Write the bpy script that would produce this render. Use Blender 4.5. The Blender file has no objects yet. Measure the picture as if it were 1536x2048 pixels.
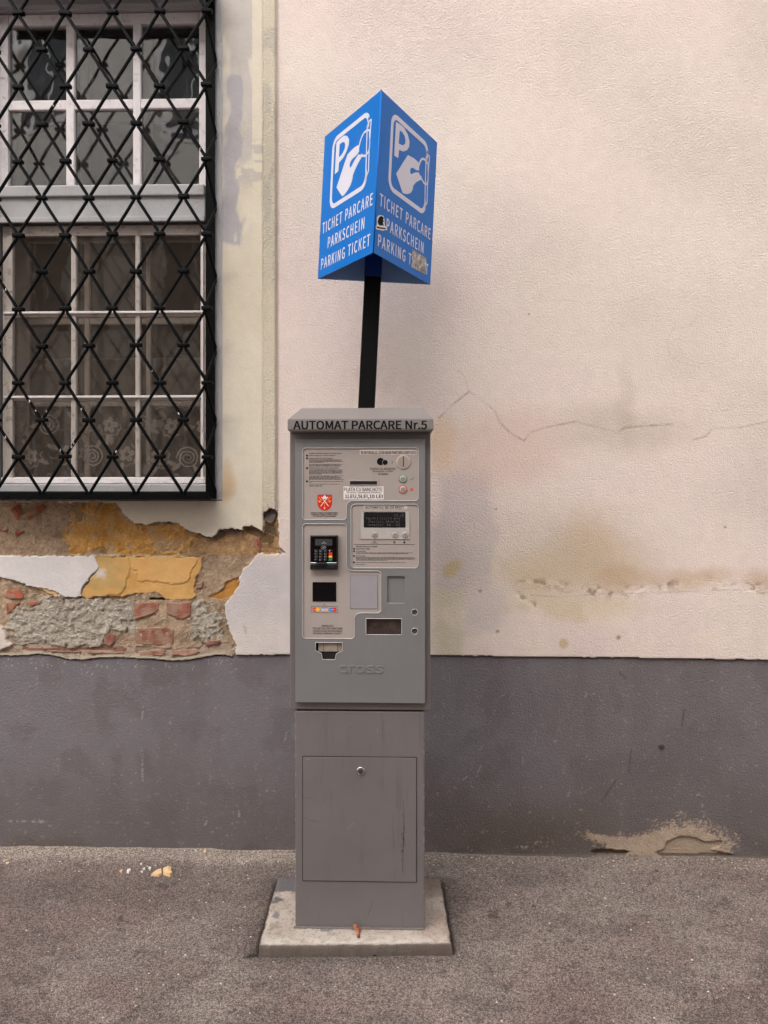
import bpy, bmesh, math, random
import numpy as np
from mathutils import Matrix, Vector, Euler
SC = bpy.context.scene
COL = SC.collection
R = math.radians
random.seed(7)

# ------------------------------------------------------------------ camera
CH = 1.53
cd = bpy.data.cameras.new('camera'); cam = bpy.data.objects.new('camera', cd); COL.objects.link(cam)
cd.sensor_fit = 'VERTICAL'; cd.sensor_height = 34.6; cd.lens = 26.0
cd.clip_start = 0.05; cd.clip_end = 400
cam.location = (0, 0, CH); cam.rotation_euler = (R(90.0), 0, R(1.5)); cd.shift_y = -54/2048
SC.camera = cam
# ------------------------------------------------------------------ world, sun, exposure
SUN_EL = 46.0      # light comes from the street side, a little from the left
w = bpy.data.worlds.new('World'); SC.world = w; w.use_nodes = True
nt = w.node_tree; bg = nt.nodes['Background']
sk = nt.nodes.new('ShaderNodeTexSky'); sk.sky_type = 'NISHITA'; sk.sun_disc = False
sk.sun_elevation = R(SUN_EL); sk.sun_rotation = R(180 + 26); sk.air_density = 1.0; sk.dust_density = 3.0; sk.ozone_density = 1.0
hs = nt.nodes.new('ShaderNodeHueSaturation'); hs.inputs['Saturation'].default_value = 0.22
nt.links.new(sk.outputs[0], hs.inputs['Color']); nt.links.new(hs.outputs[0], bg.inputs['Color'])
bg.inputs['Strength'].default_value = 0.15
sd = bpy.data.lights.new('sun', 'SUN'); sd.energy = 0.9; sd.angle = R(75); sd.color = (1.0, 0.93, 0.86)
sun = bpy.data.objects.new('sun', sd); COL.objects.link(sun)
el = R(SUN_EL); az = R(26)
to_sun = Vector((-math.sin(az)*math.cos(el), -math.cos(az)*math.cos(el), math.sin(el)))
sun.rotation_euler = to_sun.to_track_quat('Z', 'Y').to_euler(); sun.location = (0, -3, 8)
vs = SC.view_settings
vs.view_transform = 'Standard'; vs.look = 'None'; vs.gamma = 1; vs.use_curve_mapping = False
vs.exposure = 1.42
SC.cycles.max_bounces = 4; SC.cycles.diffuse_bounces = 3; SC.cycles.glossy_bounces = 3; SC.cycles.transparent_max_bounces = 16

# ------------------------------------------------------------------ measuring (photo pixel -> point of the place)
F = 26.0/34.6*2048
RM = Euler(cam.rotation_euler, 'XYZ').to_matrix()
RN = np.array(RM)
def W(px, py, Y):
    d = RM @ Vector(((px-768)/F, -(py-970)/F, -1)); t = Y/d.y
    return Vector((d.x*t, Y, CH + d.z*t))
def WG(px, py, z=0.0):
    d = RM @ Vector(((px-768)/F, -(py-970)/F, -1)); t = (z-CH)/d.z
    return Vector((d.x*t, d.y*t, z))
def PX(X, Y, Z):
    v0 = X*RN[0,0] + Y*RN[1,0] + (Z-CH)*RN[2,0]
    v1 = X*RN[0,1] + Y*RN[1,1] + (Z-CH)*RN[2,1]
    v2 = X*RN[0,2] + Y*RN[1,2] + (Z-CH)*RN[2,2]
    return 768 + F*v0/(-v2), 970 - F*v1/(-v2)
def wx(px, Y, py=1150): return W(px, py, Y).x
def wz(py, Y, px=720): return W(px, py, Y).z

# ------------------------------------------------------------------ colour
def s2l(c):
    c = np.asarray(c, float)/255.0
    return np.where(c <= .04045, c/12.92, ((c+.055)/1.055)**2.4)
def lin(r, g, b, k=1.0):
    v = s2l((r, g, b))*k
    return (float(v[0]), float(v[1]), float(v[2]), 1.0)

# ------------------------------------------------------------------ noise in numpy
def vnoise(x, y, seed=0):
    rs = np.random.RandomState(seed); T = rs.rand(256, 256)
    xi = np.floor(x).astype(int); yi = np.floor(y).astype(int); fx = x-xi; fy = y-yi
    fx = fx*fx*(3-2*fx); fy = fy*fy*(3-2*fy)
    a = T[xi & 255, yi & 255]; b = T[(xi+1) & 255, yi & 255]; c = T[xi & 255, (yi+1) & 255]; d = T[(xi+1) & 255, (yi+1) & 255]
    return (a*(1-fx)+b*fx)*(1-fy) + (c*(1-fx)+d*fx)*fy
def fbm(x, y, seed=0, o=4):
    s = 0; a = 1; t = 0
    for i in range(o):
        s = s + a*vnoise(x*2**i + 17.3*i, y*2**i - 9.1*i, seed+i); t += a; a *= .5
    return s/t
def sst(a, b, v):
    t = np.clip((v-a)/(b-a), 0, 1); return t*t*(3-2*t)
def inpoly(x, y, P):
    r = np.zeros(x.shape, bool); n = len(P)
    for i in range(n):
        x0, y0 = P[i]; x1, y1 = P[(i+1) % n]
        if y0 == y1: continue
        c = ((y0 > y) != (y1 > y)) & (x < (x1-x0)*(y-y0)/(y1-y0)+x0)
        r ^= c
    return r
def dseg(x, y, P, closed=False):
    d = np.full(x.shape, 1e9)
    n = len(P)
    for i in range(n if closed else n-1):
        x0, y0 = P[i]; x1, y1 = P[(i+1) % n]
        dx, dy = x1-x0, y1-y0; L = dx*dx+dy*dy+1e-9
        t = np.clip(((x-x0)*dx+(y-y0)*dy)/L, 0, 1)
        d = np.minimum(d, np.hypot(x-x0-t*dx, y-y0-t*dy))
    return d

# ------------------------------------------------------------------ things, parts
def link(o, parent=None):
    COL.objects.link(o)
    if parent is not None: o.parent = parent
    return o
def origin(parent):
    if parent is None: return Vector((0, 0, 0))
    while parent.parent is not None: parent = parent.parent
    return Vector(parent.get('_org', (0, 0, 0)))
def thing(name, label, cat, loc, group=None):
    o = bpy.data.objects.new(name, None); o.empty_display_size = .1
    o.location = loc; o['_org'] = tuple(loc); o['label'] = label; o['category'] = cat
    if group: o['group'] = group
    COL.objects.link(o); return o
def tag(o, label, cat, group=None):
    o['label'] = label; o['category'] = cat
    if group: o['group'] = group
    return o
def finish(name, me, m, parent, smooth=False):
    o = bpy.data.objects.new(name, me)
    if m is not None:
        me.materials.clear(); me.materials.append(m)
    org = origin(parent)
    if org.length > 0: me.transform(Matrix.Translation(-org))
    if smooth:
        me.polygons.foreach_set('use_smooth', [True]*len(me.polygons))
    return link(o, parent)
def raw(name, verts, faces, m, parent=None, smooth=False):
    me = bpy.data.meshes.new(name); me.from_pydata([tuple(v) for v in verts], [], faces); me.update()
    return finish(name, me, m, parent, smooth)
def frombm(name, bm, m, parent=None, smooth=False):
    me = bpy.data.meshes.new(name); bm.normal_update(); bm.to_mesh(me); bm.free()
    return finish(name, me, m, parent, smooth)
def box_bm(bm, x0, x1, y0, y1, z0, z1, bev=0.0, seg=2):
    r = bmesh.ops.create_cube(bm, size=1)
    vs_ = r['verts']
    for v in vs_:
        v.co = Vector(((x0+x1)/2+v.co.x*(x1-x0), (y0+y1)/2+v.co.y*(y1-y0), (z0+z1)/2+v.co.z*(z1-z0)))
    if bev > 0:
        es = list({e for v in vs_ for e in v.link_edges})
        bmesh.ops.bevel(bm, geom=es, offset=bev, segments=seg, affect='EDGES', profile=.5)
def bx(name, x0, x1, y0, y1, z0, z1, m, parent=None, bev=0.0, seg=2):
    bm = bmesh.new(); box_bm(bm, min(x0,x1), max(x0,x1), y0, y1, min(z0,z1), max(z0,z1), bev, seg)
    return frombm(name, bm, m, parent)
def FY(y): return Matrix(((1,0,0,0),(0,0,-1,y),(0,1,0,0),(0,0,0,1)))   # local x,y,z -> world x, z, -y
def eval_mesh(o):
    COL.objects.link(o)
    dg = bpy.context.evaluated_depsgraph_get(); dg.update()
    me = bpy.data.meshes.new_from_object(o.evaluated_get(dg))
    d = o.data; bpy.data.objects.remove(o); bpy.data.curves.remove(d)
    return me
def plan(name, loops, M, depth, bev, m, parent=None, res=1):
    cu = bpy.data.curves.new('c', 'CURVE'); cu.dimensions = '2D'; cu.fill_mode = 'BOTH'
    cu.extrude = max(depth/2-bev, 0); cu.bevel_depth = bev; cu.bevel_resolution = res; cu.offset = -bev
    for L in loops:
        sp = cu.splines.new('POLY'); sp.points.add(len(L)-1)
        for p, q in zip(sp.points, L): p.co = (q[0], q[1], 0, 1)
        sp.use_cyclic_u = True
    me = eval_mesh(bpy.data.objects.new('c', cu))
    me.transform(M @ Matrix.Translation((0, 0, -depth/2)))
    return finish(name, me, m, parent)
def rnd(P, r, n=5):
    out = []; N = len(P)
    for i in range(N):
        p0 = Vector(P[i-1]); p = Vector(P[i]); p1 = Vector(P[(i+1) % N])
        rr = r[i] if isinstance(r, (list, tuple)) else r
        a = (p0-p); b = (p1-p); la = a.length; lb = b.length
        a.normalize(); b.normalize(); ang = a.angle(b)
        if rr <= 0 or abs(ang-math.pi) < .05: out.append(tuple(p)); continue
        t = min(rr/math.tan(ang/2), la*.49, lb*.49); r2 = t*math.tan(ang/2)
        c = p + (a+b).normalized()*(r2/math.sin(ang/2))
        s = p+a*t; e = p+b*t; v0 = s-c; v1 = e-c; th = v0.angle_signed(v1)
        for k in range(n+1):
            q = v0.copy(); q.rotate(Matrix.Rotation(-th*k/n, 2)); out.append(tuple(c+q))
    return out
def rect(x0, x1, z0, z1): return [(x0, z0), (x1, z0), (x1, z1), (x0, z1)]
def circ(cx, cz, r, n=24, ry=None): return [(cx+r*math.cos(2*math.pi*k/n), cz+(ry or r)*math.sin(2*math.pi*k/n)) for k in range(n)]
def stroke(P, wd, closed=False):
    P = [Vector(p) for p in P]; n = len(P); A = []; B = []
    for i in range(n):
        a = P[i-1] if (i > 0 or closed) else None; b = P[(i+1) % n] if (i < n-1 or closed) else None
        d0 = (P[i]-a).normalized() if a is not None else None; d1 = (b-P[i]).normalized() if b is not None else None
        d = (d0 or d1) if (d0 is None or d1 is None) else (d0+d1).normalized()
        k = 1.0 if (d0 is None or d1 is None) else 1/max(.4, abs(d.dot(d1)))
        nn = Vector((-d.y, d.x))*wd/2*k
        A.append(tuple(P[i]+nn)); B.append(tuple(P[i]-nn))
    return [A, B] if closed else [A + B[::-1]]
import os
INTER = None
try:
    INTER = bpy.data.fonts.load(os.path.join(bpy.utils.system_resource('DATAFILES'), 'fonts', 'Noto Sans CJK Regular.woff2'))   # a font that ships inside Blender
except Exception: pass
def text(name, body, M, x0, x1, z0, z1, m, parent=None, bold=0.0, depth=.0004, fit='stretch', spacing=1.0, slant=0, font=None):
    """lettering filling the box x0..x1, z0..z1 (local to M)"""
    cu = bpy.data.curves.new('t', 'FONT'); cu.body = body; cu.size = 1; cu.offset = 0; cu.extrude = 0
    cu.space_character = spacing; cu.shear = slant; cu.resolution_u = 3
    if INTER and font is None: cu.font = INTER
    me = eval_mesh(bpy.data.objects.new('t', cu))
    n = len(me.vertices)
    if n == 0: return None
    co = np.empty(n*3); me.vertices.foreach_get('co', co); co = co.reshape(-1, 3)
    mn = co.min(0); mx = co.max(0)
    sx = (x1-x0)/(mx[0]-mn[0]); sz = (z1-z0)/(mx[1]-mn[1])
    if fit == 'left': sx = min(sx, sz)
    co[:, 0] = x0 + (co[:, 0]-mn[0])*sx; co[:, 1] = z0 + (co[:, 1]-mn[1])*sz; co[:, 2] = depth
    me.vertices.foreach_set('co', co.ravel()); me.update()
    if bold > 0:                                   # a heavier weight: the strokes swollen by shifted copies
        b = bold*(z1-z0)*1.1; bm = bmesh.new()
        for k, (ax, az) in enumerate(((-b, -b*.5), (b, -b*.5), (-b, b*.5), (b, b*.5), (0, 0))):
            n0 = len(bm.verts); bm.from_mesh(me); bm.verts.ensure_lookup_table()
            for v in bm.verts[n0:]: v.co += Vector((ax, az, k*.00003))
        bm.to_mesh(me); bm.free()
    me.transform(M)
    return finish(name, me, m, parent)
def join(name, objs, m=None):
    """several meshes into one part"""
    objs = [o for o in objs if o]
    bm = bmesh.new(); mats = []
    for o in objs:
        k = len(bm.faces); bm.from_mesh(o.data); bm.faces.ensure_lookup_table()
        mt = o.data.materials[0]
        if mt not in mats: mats.append(mt)
        for f in bm.faces[k:]: f.material_index = mats.index(mt)
    base = objs[0]; par = base.parent
    me = bpy.data.meshes.new(name); bm.to_mesh(me); bm.free()
    for mt in mats: me.materials.append(mt)
    for o in objs: bpy.data.objects.remove(o)
    r = bpy.data.objects.new(name, me); link(r, par); return r
def tube(name, P, r, m, parent=None, n=8, closed=False):
    vs_ = []; fs = []; P = [Vector(p) for p in P]; N = len(P); up = Vector((0, -1, 0.01)).normalized()
    for i, p in enumerate(P):
        a = P[max(i-1, 0)]; b = P[min(i+1, N-1)]; t = (b-a).normalized()
        u = up - t*up.dot(t)
        if u.length < .05: u = Vector((1, 0, 0)) - t*t.x
        u.normalize(); v = t.cross(u); rr = r[i] if isinstance(r, (list, tuple)) else r
        for k in range(n):
            c = 2*math.pi*k/n; vs_.append(p + u*math.cos(c)*rr + v*math.sin(c)*rr)
    for i in range(N-1):
        for k in range(n):
            fs.append((i*n+k, i*n+(k+1) % n, (i+1)*n+(k+1) % n, (i+1)*n+k))
    fs.append(tuple(range(n))[::-1]); fs.append(tuple((N-1)*n+k for k in range(n)))
    return raw(name, vs_, fs, m, parent, True)

# ------------------------------------------------------------------ materials
class NT:
    def __init__(s, name):
        s.m = bpy.data.materials.new(name); s.m.use_nodes = True; s.t = s.m.node_tree
        s.b = s.t.nodes['Principled BSDF']; s.out = s.t.nodes['Material Output']
    def n(s, ty, **kw):
        o = s.t.nodes.new(ty)
        for k, v in kw.items():
            if hasattr(o, k) and k not in o.inputs: setattr(o, k, v)
            else: o.inputs[k].default_value = v
        return o
    def l(s, a, b): s.t.links.new(a, b)
    def noise(s, scale, detail=4, rough=.6, vec=None, ty='ShaderNodeTexNoise'):
        o = s.n(ty); o.inputs['Scale'].default_value = scale
        if 'Detail' in o.inputs: o.inputs['Detail'].default_value = detail
        if 'Roughness' in o.inputs and ty == 'ShaderNodeTexNoise': o.inputs['Roughness'].default_value = rough
        s.l(vec or s.co(), o.inputs['Vector']); return o
    def co(s):
        if not hasattr(s, '_c'): s._c = s.n('ShaderNodeTexCoord').outputs['Object']
        return s._c
    def ramp(s, fac, stops):
        o = s.n('ShaderNodeValToRGB'); e = o.color_ramp.elements
        while len(e) < len(stops): e.new(.5)
        for q, (p, c) in zip(e, stops):
            q.position = p; q.color = c if len(c) == 4 else (*c, 1)
        s.l(fac, o.inputs[0]); return o.outputs[0]
    def mix(s, fac, a, b, mode='MIX'):
        o = s.n('ShaderNodeMix', data_type='RGBA'); o.blend_type = mode
        for v, i in ((fac, 0), (a, 6), (b, 7)):
            if hasattr(v, 'links'): s.l(v, o.inputs[i])
            else: o.inputs[i].default_value = v
        return o.outputs[2]
    def math(s, op, a, b=0.0, c=0.0):
        o = s.n('ShaderNodeMath', operation=op)
        for v, i in ((a, 0), (b, 1), (c, 2)):
            if hasattr(v, 'links'): s.l(v, o.inputs[i])
            else: o.inputs[i].default_value = v
        return o.outputs[0]
    def bump(s, h, dist, strength=1.0, prev=None):
        o = s.n('ShaderNodeBump'); o.inputs['Distance'].default_value = dist
        if hasattr(strength, 'links'): s.l(strength, o.inputs['Strength'])
        else: o.inputs['Strength'].default_value = strength
        s.l(h, o.inputs['Height'])
        if prev: s.l(prev, o.inputs['Normal'])
        return o.outputs[0]
def G(v): return (v, v, v, 1)
def simple(name, c, rough=.5, metal=0.0, var=.08, vscale=9, bump=0.0, bscale=300, spec=.5, dirt=0.0, coat=0.0):
    q = NT(name); q.b.inputs['Metallic'].default_value = metal
    q.b.inputs['Specular IOR Level'].default_value = spec
    q.b.inputs['Coat Weight'].default_value = coat
    n = q.noise(vscale, 5, .65)
    f = q.ramp(n.outputs[0], [(.25, G(1-var)), (.75, G(1+var))])
    col = q.mix(1.0, c, f, 'MULTIPLY')
    if dirt > 0:
        n2 = q.noise(vscale*4, 6, .75)
        d = q.ramp(n2.outputs[0], [(.55, G(0)), (.78, G(dirt))])
        col = q.mix(d, col, lin(70, 62, 56))
    q.l(col, q.b.inputs['Base Color'])
    rr = q.ramp(n.outputs[0], [(.2, G(max(rough-.07, .02))), (.8, G(min(rough+.1, 1)))])
    q.l(rr, q.b.inputs['Roughness'])
    if bump > 0:
        q.l(q.bump(q.noise(bscale, 3, .6).outputs[0], bump), q.b.inputs['Normal'])
    return q.m

def wall_material(name, fine=170.0, amp=.0016, rough=.9, speck=0.0, pits=0.0):
    q = NT(name); q.b.inputs['Specular IOR Level'].default_value = .25
    a = q.n('ShaderNodeAttribute', attribute_name='col'); b = q.n('ShaderNodeAttribute', attribute_name='bmp'); ck = q.n('ShaderNodeAttribute', attribute_name='crk')
    n1 = q.noise(fine, 2.5, .55); n2 = q.noise(fine*.45, 2, .5); n3 = q.noise(22, 5, .7)
    v = q.ramp(n3.outputs[0], [(.3, G(.95)), (.7, G(1.04))])
    col = q.mix(1.0, a.outputs['Color'], v, 'MULTIPLY')
    v2 = q.ramp(n1.outputs[0], [(.3, G(.93)), (.7, G(1.05))])
    col = q.mix(b.outputs['Fac'], col, q.mix(1.0, col, v2, 'MULTIPLY'))
    if speck > 0:
        s1 = q.noise(330, 2, .5); f1 = q.ramp(s1.outputs[0], [(.66, G(0)), (.74, G(speck))])
        pz = q.noise(9, 3, .6); f2 = q.ramp(pz.outputs[0], [(.45, G(0)), (.62, G(1))])
        col = q.mix(q.math('MULTIPLY', f1, f2), col, lin(196, 186, 180))
    # hairline cracks: a wobbling distance
    wob = q.noise(60, 4, .7)
    dd = q.math('ADD', ck.outputs['Fac'], q.math('MULTIPLY', q.math('SUBTRACT', wob.outputs[0], .5), .010))
    dd = q.math('ABSOLUTE', dd)
    cf = q.ramp(dd, [(0.0, G(.72)), (.0024, G(.3)), (.0075, G(0))]); cf = q.math('MULTIPLY', cf, q.ramp(q.noise(11, 3, .6).outputs[0], [(.38, G(.15)), (.62, G(1))]))
    col = q.mix(cf, col, q.mix(1.0, col, lin(140, 118, 105), 'MULTIPLY'))
    q.l(col, q.b.inputs['Base Color']); q.b.inputs['Roughness'].default_value = rough
    st = q.math('MULTIPLY', b.outputs['Fac'], 1.0)
    h = q.math('ADD', n1.outputs[0], q.math('MULTIPLY', n2.outputs[0], .7))
    if pits > 0:
        vo = q.noise(240, ty='ShaderNodeTexVoronoi'); h = q.math('ADD', h, q.math('MULTIPLY', vo.outputs['Distance'], pits))
    q.l(q.bump(h, amp, st), q.b.inputs['Normal'])
    return q.m
# ================================================================== THE HOUSE WALL
Y0 = 3.18
ALB = .96
M_plaster = wall_material('stucco_plaster', 230, .0058)
M_smooth = wall_material('trowelled_plaster', 210, .0036)
M_old = wall_material('old_lime_plaster', 240, .0040, pits=.6)
M_mortar = wall_material('crumbling_mortar', 230, .0075, pits=1.2)
M_plinth = wall_material('painted_plinth_render', 210, .0058, rough=.62, speck=.35)

house = thing('townhouse', 'cream plastered old townhouse wall with grey plinth and peeling patch below window', 'house', (0, Y0, 0))

Z3 = lambda L: [(x/2.56, y/2.56+980) for x, y in L]
D_MAIN = Z3([(-900,62),(595,62),(620,110),(660,150),(690,176),(725,178),(760,178),(790,166),(820,162),(870,164),(905,170),(930,186),(960,205),(1000,222),(1050,240),(1085,243),(1100,232),(1115,212),(1150,201),(1200,201),(1246,202),(1252,182),(1285,182),(1310,196),(1352,222),(1356,112),(1375,98),(1392,95),(1412,106),(1422,122),(1425,285),(1470,320),(1400,330),(1325,326),(1300,345),(1280,375),(1255,395),(1225,435),(1215,490),(1190,530),(1165,570),(1150,600),(1145,625),(1160,680),(1175,720),(1190,750),(1207,800),(1200,880),(1200,900),(-900,900)])
ISL_A = Z3([(-900,336),(100,337),(300,338),(480,341),(490,370),(499,400),(480,425),(455,450),(435,475),(420,500),(410,530),(405,552),(330,550),(310,546),(300,530),(280,515),(170,500),(130,490),(80,468),(40,455),(0,448),(-900,448)])
ISL_B = Z3([(-900,690),(0,700),(25,740),(30,770),(60,795),(30,808),(0,822),(-900,822)])
OCH = Z3([(438,66),(594,60),(625,115),(690,180),(760,180),(905,172),(975,215),(985,250),(940,300),(880,332),(640,337),(380,336),(330,290),(325,235),(370,190),(425,125)])
LOCH = Z3([(478,341),(640,343),(900,340),(1034,350),(1030,400),(1005,440),(992,480),(993,553),(960,562),(870,563),(840,555),(800,527),(700,531),(640,540),(600,546),(405,552),(425,500),(499,400)])
L2A = Z3([(480,341),(655,345),(658,392),(655,430),(645,455),(642,490),(620,520),(590,535),(520,549),(405,552),(425,500),(499,400)])
L2B = Z3([(662,346),(1010,348),(990,400),(962,445),(958,470),(900,478),(870,482),(800,475),(740,468),(715,474),(700,468),(695,450),(690,412),(670,398)])
OCH3 = Z3([(1060,556),(1130,505),(1152,470),(1225,452),(1216,500),(1165,562)])
RUB1 = Z3([(215,560),(420,560),(600,556),(688,574),(690,640),(698,690),(690,715),(640,728),(600,725),(560,722),(530,750),(530,800),(400,815),(250,815),(110,810),(60,780),(40,700),(60,640),(110,600),(160,600)])
RUB2 = Z3([(980,572),(1060,600),(1080,622),(1130,640),(1130,700),(1140,755),(1080,760),(1030,780),(985,775),(970,700),(985,640)])
STONE = Z3([(1000,222),(1050,240),(1085,243),(1115,212),(1246,202),(1200,215),(1150,225),(1100,245),(1070,250),(1030,244)])
EDGE_X = [-900,0,40,78,117,137,170,203,245,300,340,383,422,450,465,470,560,860,1536,3000]
EDGE_Y = [1306,1312,1312,1309,1314,1320,1320,1316,1316,1318,1323,1319,1312,1310,1315,1311,1310,1311,1320,1338]
def edge(px): return np.interp(px, EDGE_X, EDGE_Y)

BRICKS = [  # outline in zoom units, proud (m), colour
 ([(55,97),(100,72),(128,98),(100,155)], .010, (176,98,70)),
 ([(145,118),(228,70),(246,92),(152,152)], .014, (166,80,45)),
 ([(-30,196),(46,199),(40,213),(-30,215)], .002, (170,84,60)),
 ([(80,206),(142,204),(104,236),(84,236)], .003, (176,92,66)),
 ([(22,548),(48,508),(105,506),(130,530),(131,556),(70,559)], .004, (186,98,72)),
 ([(36,573),(112,571),(66,622),(42,642)], .003, (178,84,58)),
 ([(145,570),(215,564),(212,582),(166,598)], .002, (166,96,76)),
 ([(687,574),(822,569),(824,600),(800,628),(740,650),(692,664)], .006, (172,112,92)),
 ([(856,573),(985,570),(984,640),(940,662),(858,632)], .006, (168,104,86)),
 ([(538,745),(566,726),(598,738),(597,776),(570,798),(540,784)], .005, (150,94,80)),
 ([(690,705),(790,700),(896,698),(895,792),(820,796),(700,786)], .002, (158,108,90)),
 ([(1043,775),(1070,762),(1136,764),(1128,786),(1060,800)], .004, (146,96,86)),
 ([(1298,238),(1335,240),(1346,308),(1322,312),(1300,282)], .007, (168,92,70)),
 ([(1003,472),(1046,466),(1044,498),(1008,508)], .002, (168,116,96)),
 ([(716,820),(850,812),(852,842),(760,852),(718,846)], .002, (172,122,102)),
 ([(880,812),(1010,806),(1034,828),(960,850),(884,842)], .002, (176,136,118)),
 ([(240,815),(420,822),(420,832),(250,828)], .002, (150,92,80)),
 ([(440,822),(640,826),(640,838),(470,836)], .002, (158,106,90)),
]

def sample_wall(X, Z):
    """relief, colour, stucco strength, crack distance and zone of the plaster at (X, Z)"""
    px, py = PX(X, Y0, Z)
    n_big = fbm(X*1.7+3, Z*1.7, 11, 4); n_mid = fbm(X*9, Z*9, 21, 4); n_f = fbm(X*45, Z*45, 31, 3); n_ff = fbm(X*170, Z*170, 41, 2)
    sh = X.shape + (3,)
    C = np.empty(sh)
    def mixc(c, wgt):
        nonlocal C
        C = C*(1-wgt[..., None]) + np.array(c, float)*wgt[..., None]
    C[:] = (229, 210, 200)
    mixc((226, 213, 199), sst(.42, .62, n_big)*.6)
    mixc((224, 204, 196), sst(.5, .66, fbm(X*1.1, Z*1.1+7, 77, 3))*.6)
    mixc((220, 203, 192), sst(900, 1300, px)*sst(900, 250, py)*.3)
    wpx = px + 46*(fbm(X*6, Z*6, 51, 4)-.5); wpy = py + 46*(fbm(X*6+30, Z*6, 61, 4)-.5)
    def blob(cx, cy, rx, ry, soft=.45):
        d = np.hypot((wpx-cx)/rx, (wpy-cy)/ry); return 1-sst(1-soft, 1+soft, d)
    def rectb(x0, x1, y0, y1, s):
        return sst(x0-s, x0+s, wpx)*(1-sst(x1-s, x1+s, wpx))*sst(y0-s, y0+s, wpy)*(1-sst(y1-s, y1+s, wpy))
    right = px > 556
    mixc((200, 184, 182), rectb(868, 985, 940, 1180, 16)*.75)
    mixc((198, 186, 184), rectb(915, 985, 1098, 1160, 6)*.6)
    mixc((214, 186, 170), blob(1000, 900, 120, 80)*.5)
    mixc((216, 184, 154), blob(880, 880, 28, 50)*.6)
    mixc((192, 176, 158), (blob(1240, 858, 130, 42, .7)*.5 + blob(1250, 800, 14, 70, .7)*.3)*right)
    mixc((206, 192, 172), blob(1120, 1120, 190, 90, .6)*.5)
    mixc((198, 174, 144), blob(1180, 1130, 85, 48, .9)*.62)
    mixc((200, 178, 146), blob(1062, 1150, 55, 36, .85)*.65)
    mixc((190, 160, 128), blob(1245, 1160, 55, 22, .6)*.6)
    mixc((204, 178, 150), blob(1180, 1085, 46, 55, .9)*.45)
    mixc((196, 166, 136), blob(1385, 1158, 72, 20, .7)*.6)
    mixc((198, 168, 142), blob(1530, 1158, 36, 24, .7)*.6)
    mixc((192, 168, 120), blob(905, 1130, 18, 16, .5)*.7)
    mixc((212, 192, 158), blob(1140, 1215, 120, 22, .6)*.7)
    mixc((206, 194, 164), rectb(870, 925, 1170, 1330, 14)*.7)
    mixc((202, 190, 186), rectb(925, 1010, 1180, 1260, 22)*.5)
    mixc((232, 214, 198), sst(.55, .7, n_mid)*sst(1180, 1240, py)*.5)
    # flaking line across the right wall
    yl = 1176 + 8*np.sin(px/60.0)
    fl = np.exp(-((py-yl)/10.0)**2)*sst(1020, 1060, px)*(.35+.65*sst(.45, .6, fbm(X*14, Z*30, 81, 3)))
    fl = fl + .8*np.exp(-((py-(1190+(px-1030)*.5))/7.0)**2)*sst(1025, 1035, px)*(1-sst(1070, 1085, px))
    H = -.0030*fl*(n_f-.3)*2.4
    mixc((150, 128, 108), np.clip(fl, 0, 1)*sst(.54, .64, n_f)*.85)
    mixc((236, 220, 202), np.clip(fl, 0, 1)*sst(.50, .40, n_f)*.5)
    for (a, b, r) in ((1130,1347,10),(960,1182,4),(1237,1275,5),(995,1263,4),(1058,628,2.5),(992,1018,2.5),(1450,1054,3)):
        if b < 1310: mixc((150, 128, 104), (1-sst(.6, 1.1, np.hypot(px-a, py-b)/r))*.8)
    mixc((188, 160, 112), (1-sst(.5, 1.2, np.hypot((wpx-1131)/8, (wpy-1282)/12)))*.6)
    # window surround: smooth yellowish band, then a rough moulding and a groove
    sur = (px < 553) & (py < 1078)
    surL = (px > -170)
    sw = sur & surL
    band = sst(556, 551, px)*sw
    mixc((214, 203, 184), band.astype(float)*.95)
    mixc((205, 192, 168), band*sst(.45, .6, fbm(X*3, Z*2.2, 5, 4))*.5)
    mould = ((px > 526) & (px < 553) & sw).astype(float)
    mixc((216, 204, 180), mould*.8)
    lav = (sst(.40, .52, fbm(X*7, Z*4, 91, 4))*(px < 505)*(px > 430)*sst(500, 380, py))*sw
    lav2 = rectb(446, 482, 150, 478, 5)*sst(.34, .44, fbm(X*12, Z*6, 95, 3))
    mixc((172, 165, 166), np.clip(lav*.55+lav2*.95, 0, 1)*(px < 526))
    smear = sst(.5, .56, fbm(X*20, Z*55, 97, 3))*(np.abs(px-500) < 26)*sst(270, 300, py)*sst(400, 350, py)*sw
    mixc((176, 168, 160), smear*.7)
    mixc((190, 180, 168), sst(.55, .62, fbm(X*16, Z*8, 98, 3))*mould*sst(500, 400, py)*.6)
    mixc((196, 160, 120), blob(458, 960, 14, 34, .7)*.6*sw)
    # lower left: plaster under the surround turns lavender white
    low = sst(1085, 1130, wpy)*(px < 600)*(1-sst(590, 600, px))
    mixc((213, 203, 197), low*.9)
    mixc((196, 188, 188), low*sst(.5, .62, fbm(X*5, Z*4, 99, 3))*.7*sst(1290, 1200, py))
    mixc((170, 160, 150), (1-sst(.5, 1.1, np.hypot((wpx-494)/5, (wpy-1262)/14)))*.5)
    H = H + .0022*(n_big-.5)*2 + .0007*(n_mid-.5)*2 + .0003*(n_f-.5)
    # relief of the surround
    H = H + np.where(sw & (px < 526), .004, 0) + mould*.013*sst(526, 527.5, px)*sst(553, 551.5, px)
    H = H - .006*np.exp(-((px-555.0)/1.6)**2)*(py < 1078)*surL
    bmpv = np.full(X.shape, 1.0) - .62*((px < 526) & sw) - .45*low + mould*.5
    bmpv = bmpv - .3*sst(1000, 1200, py)*right
    bmpv = bmpv*(.78+.45*sst(.35, .68, fbm(X*1.9+5, Z*2.4, 211, 4)))
    # hairline cracks
    cr = dseg(px, py, [(878,836),(902,812),(938,783),(965,800),(990,822),(1000,845),(1020,865),(1048,882)])*.9
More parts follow.
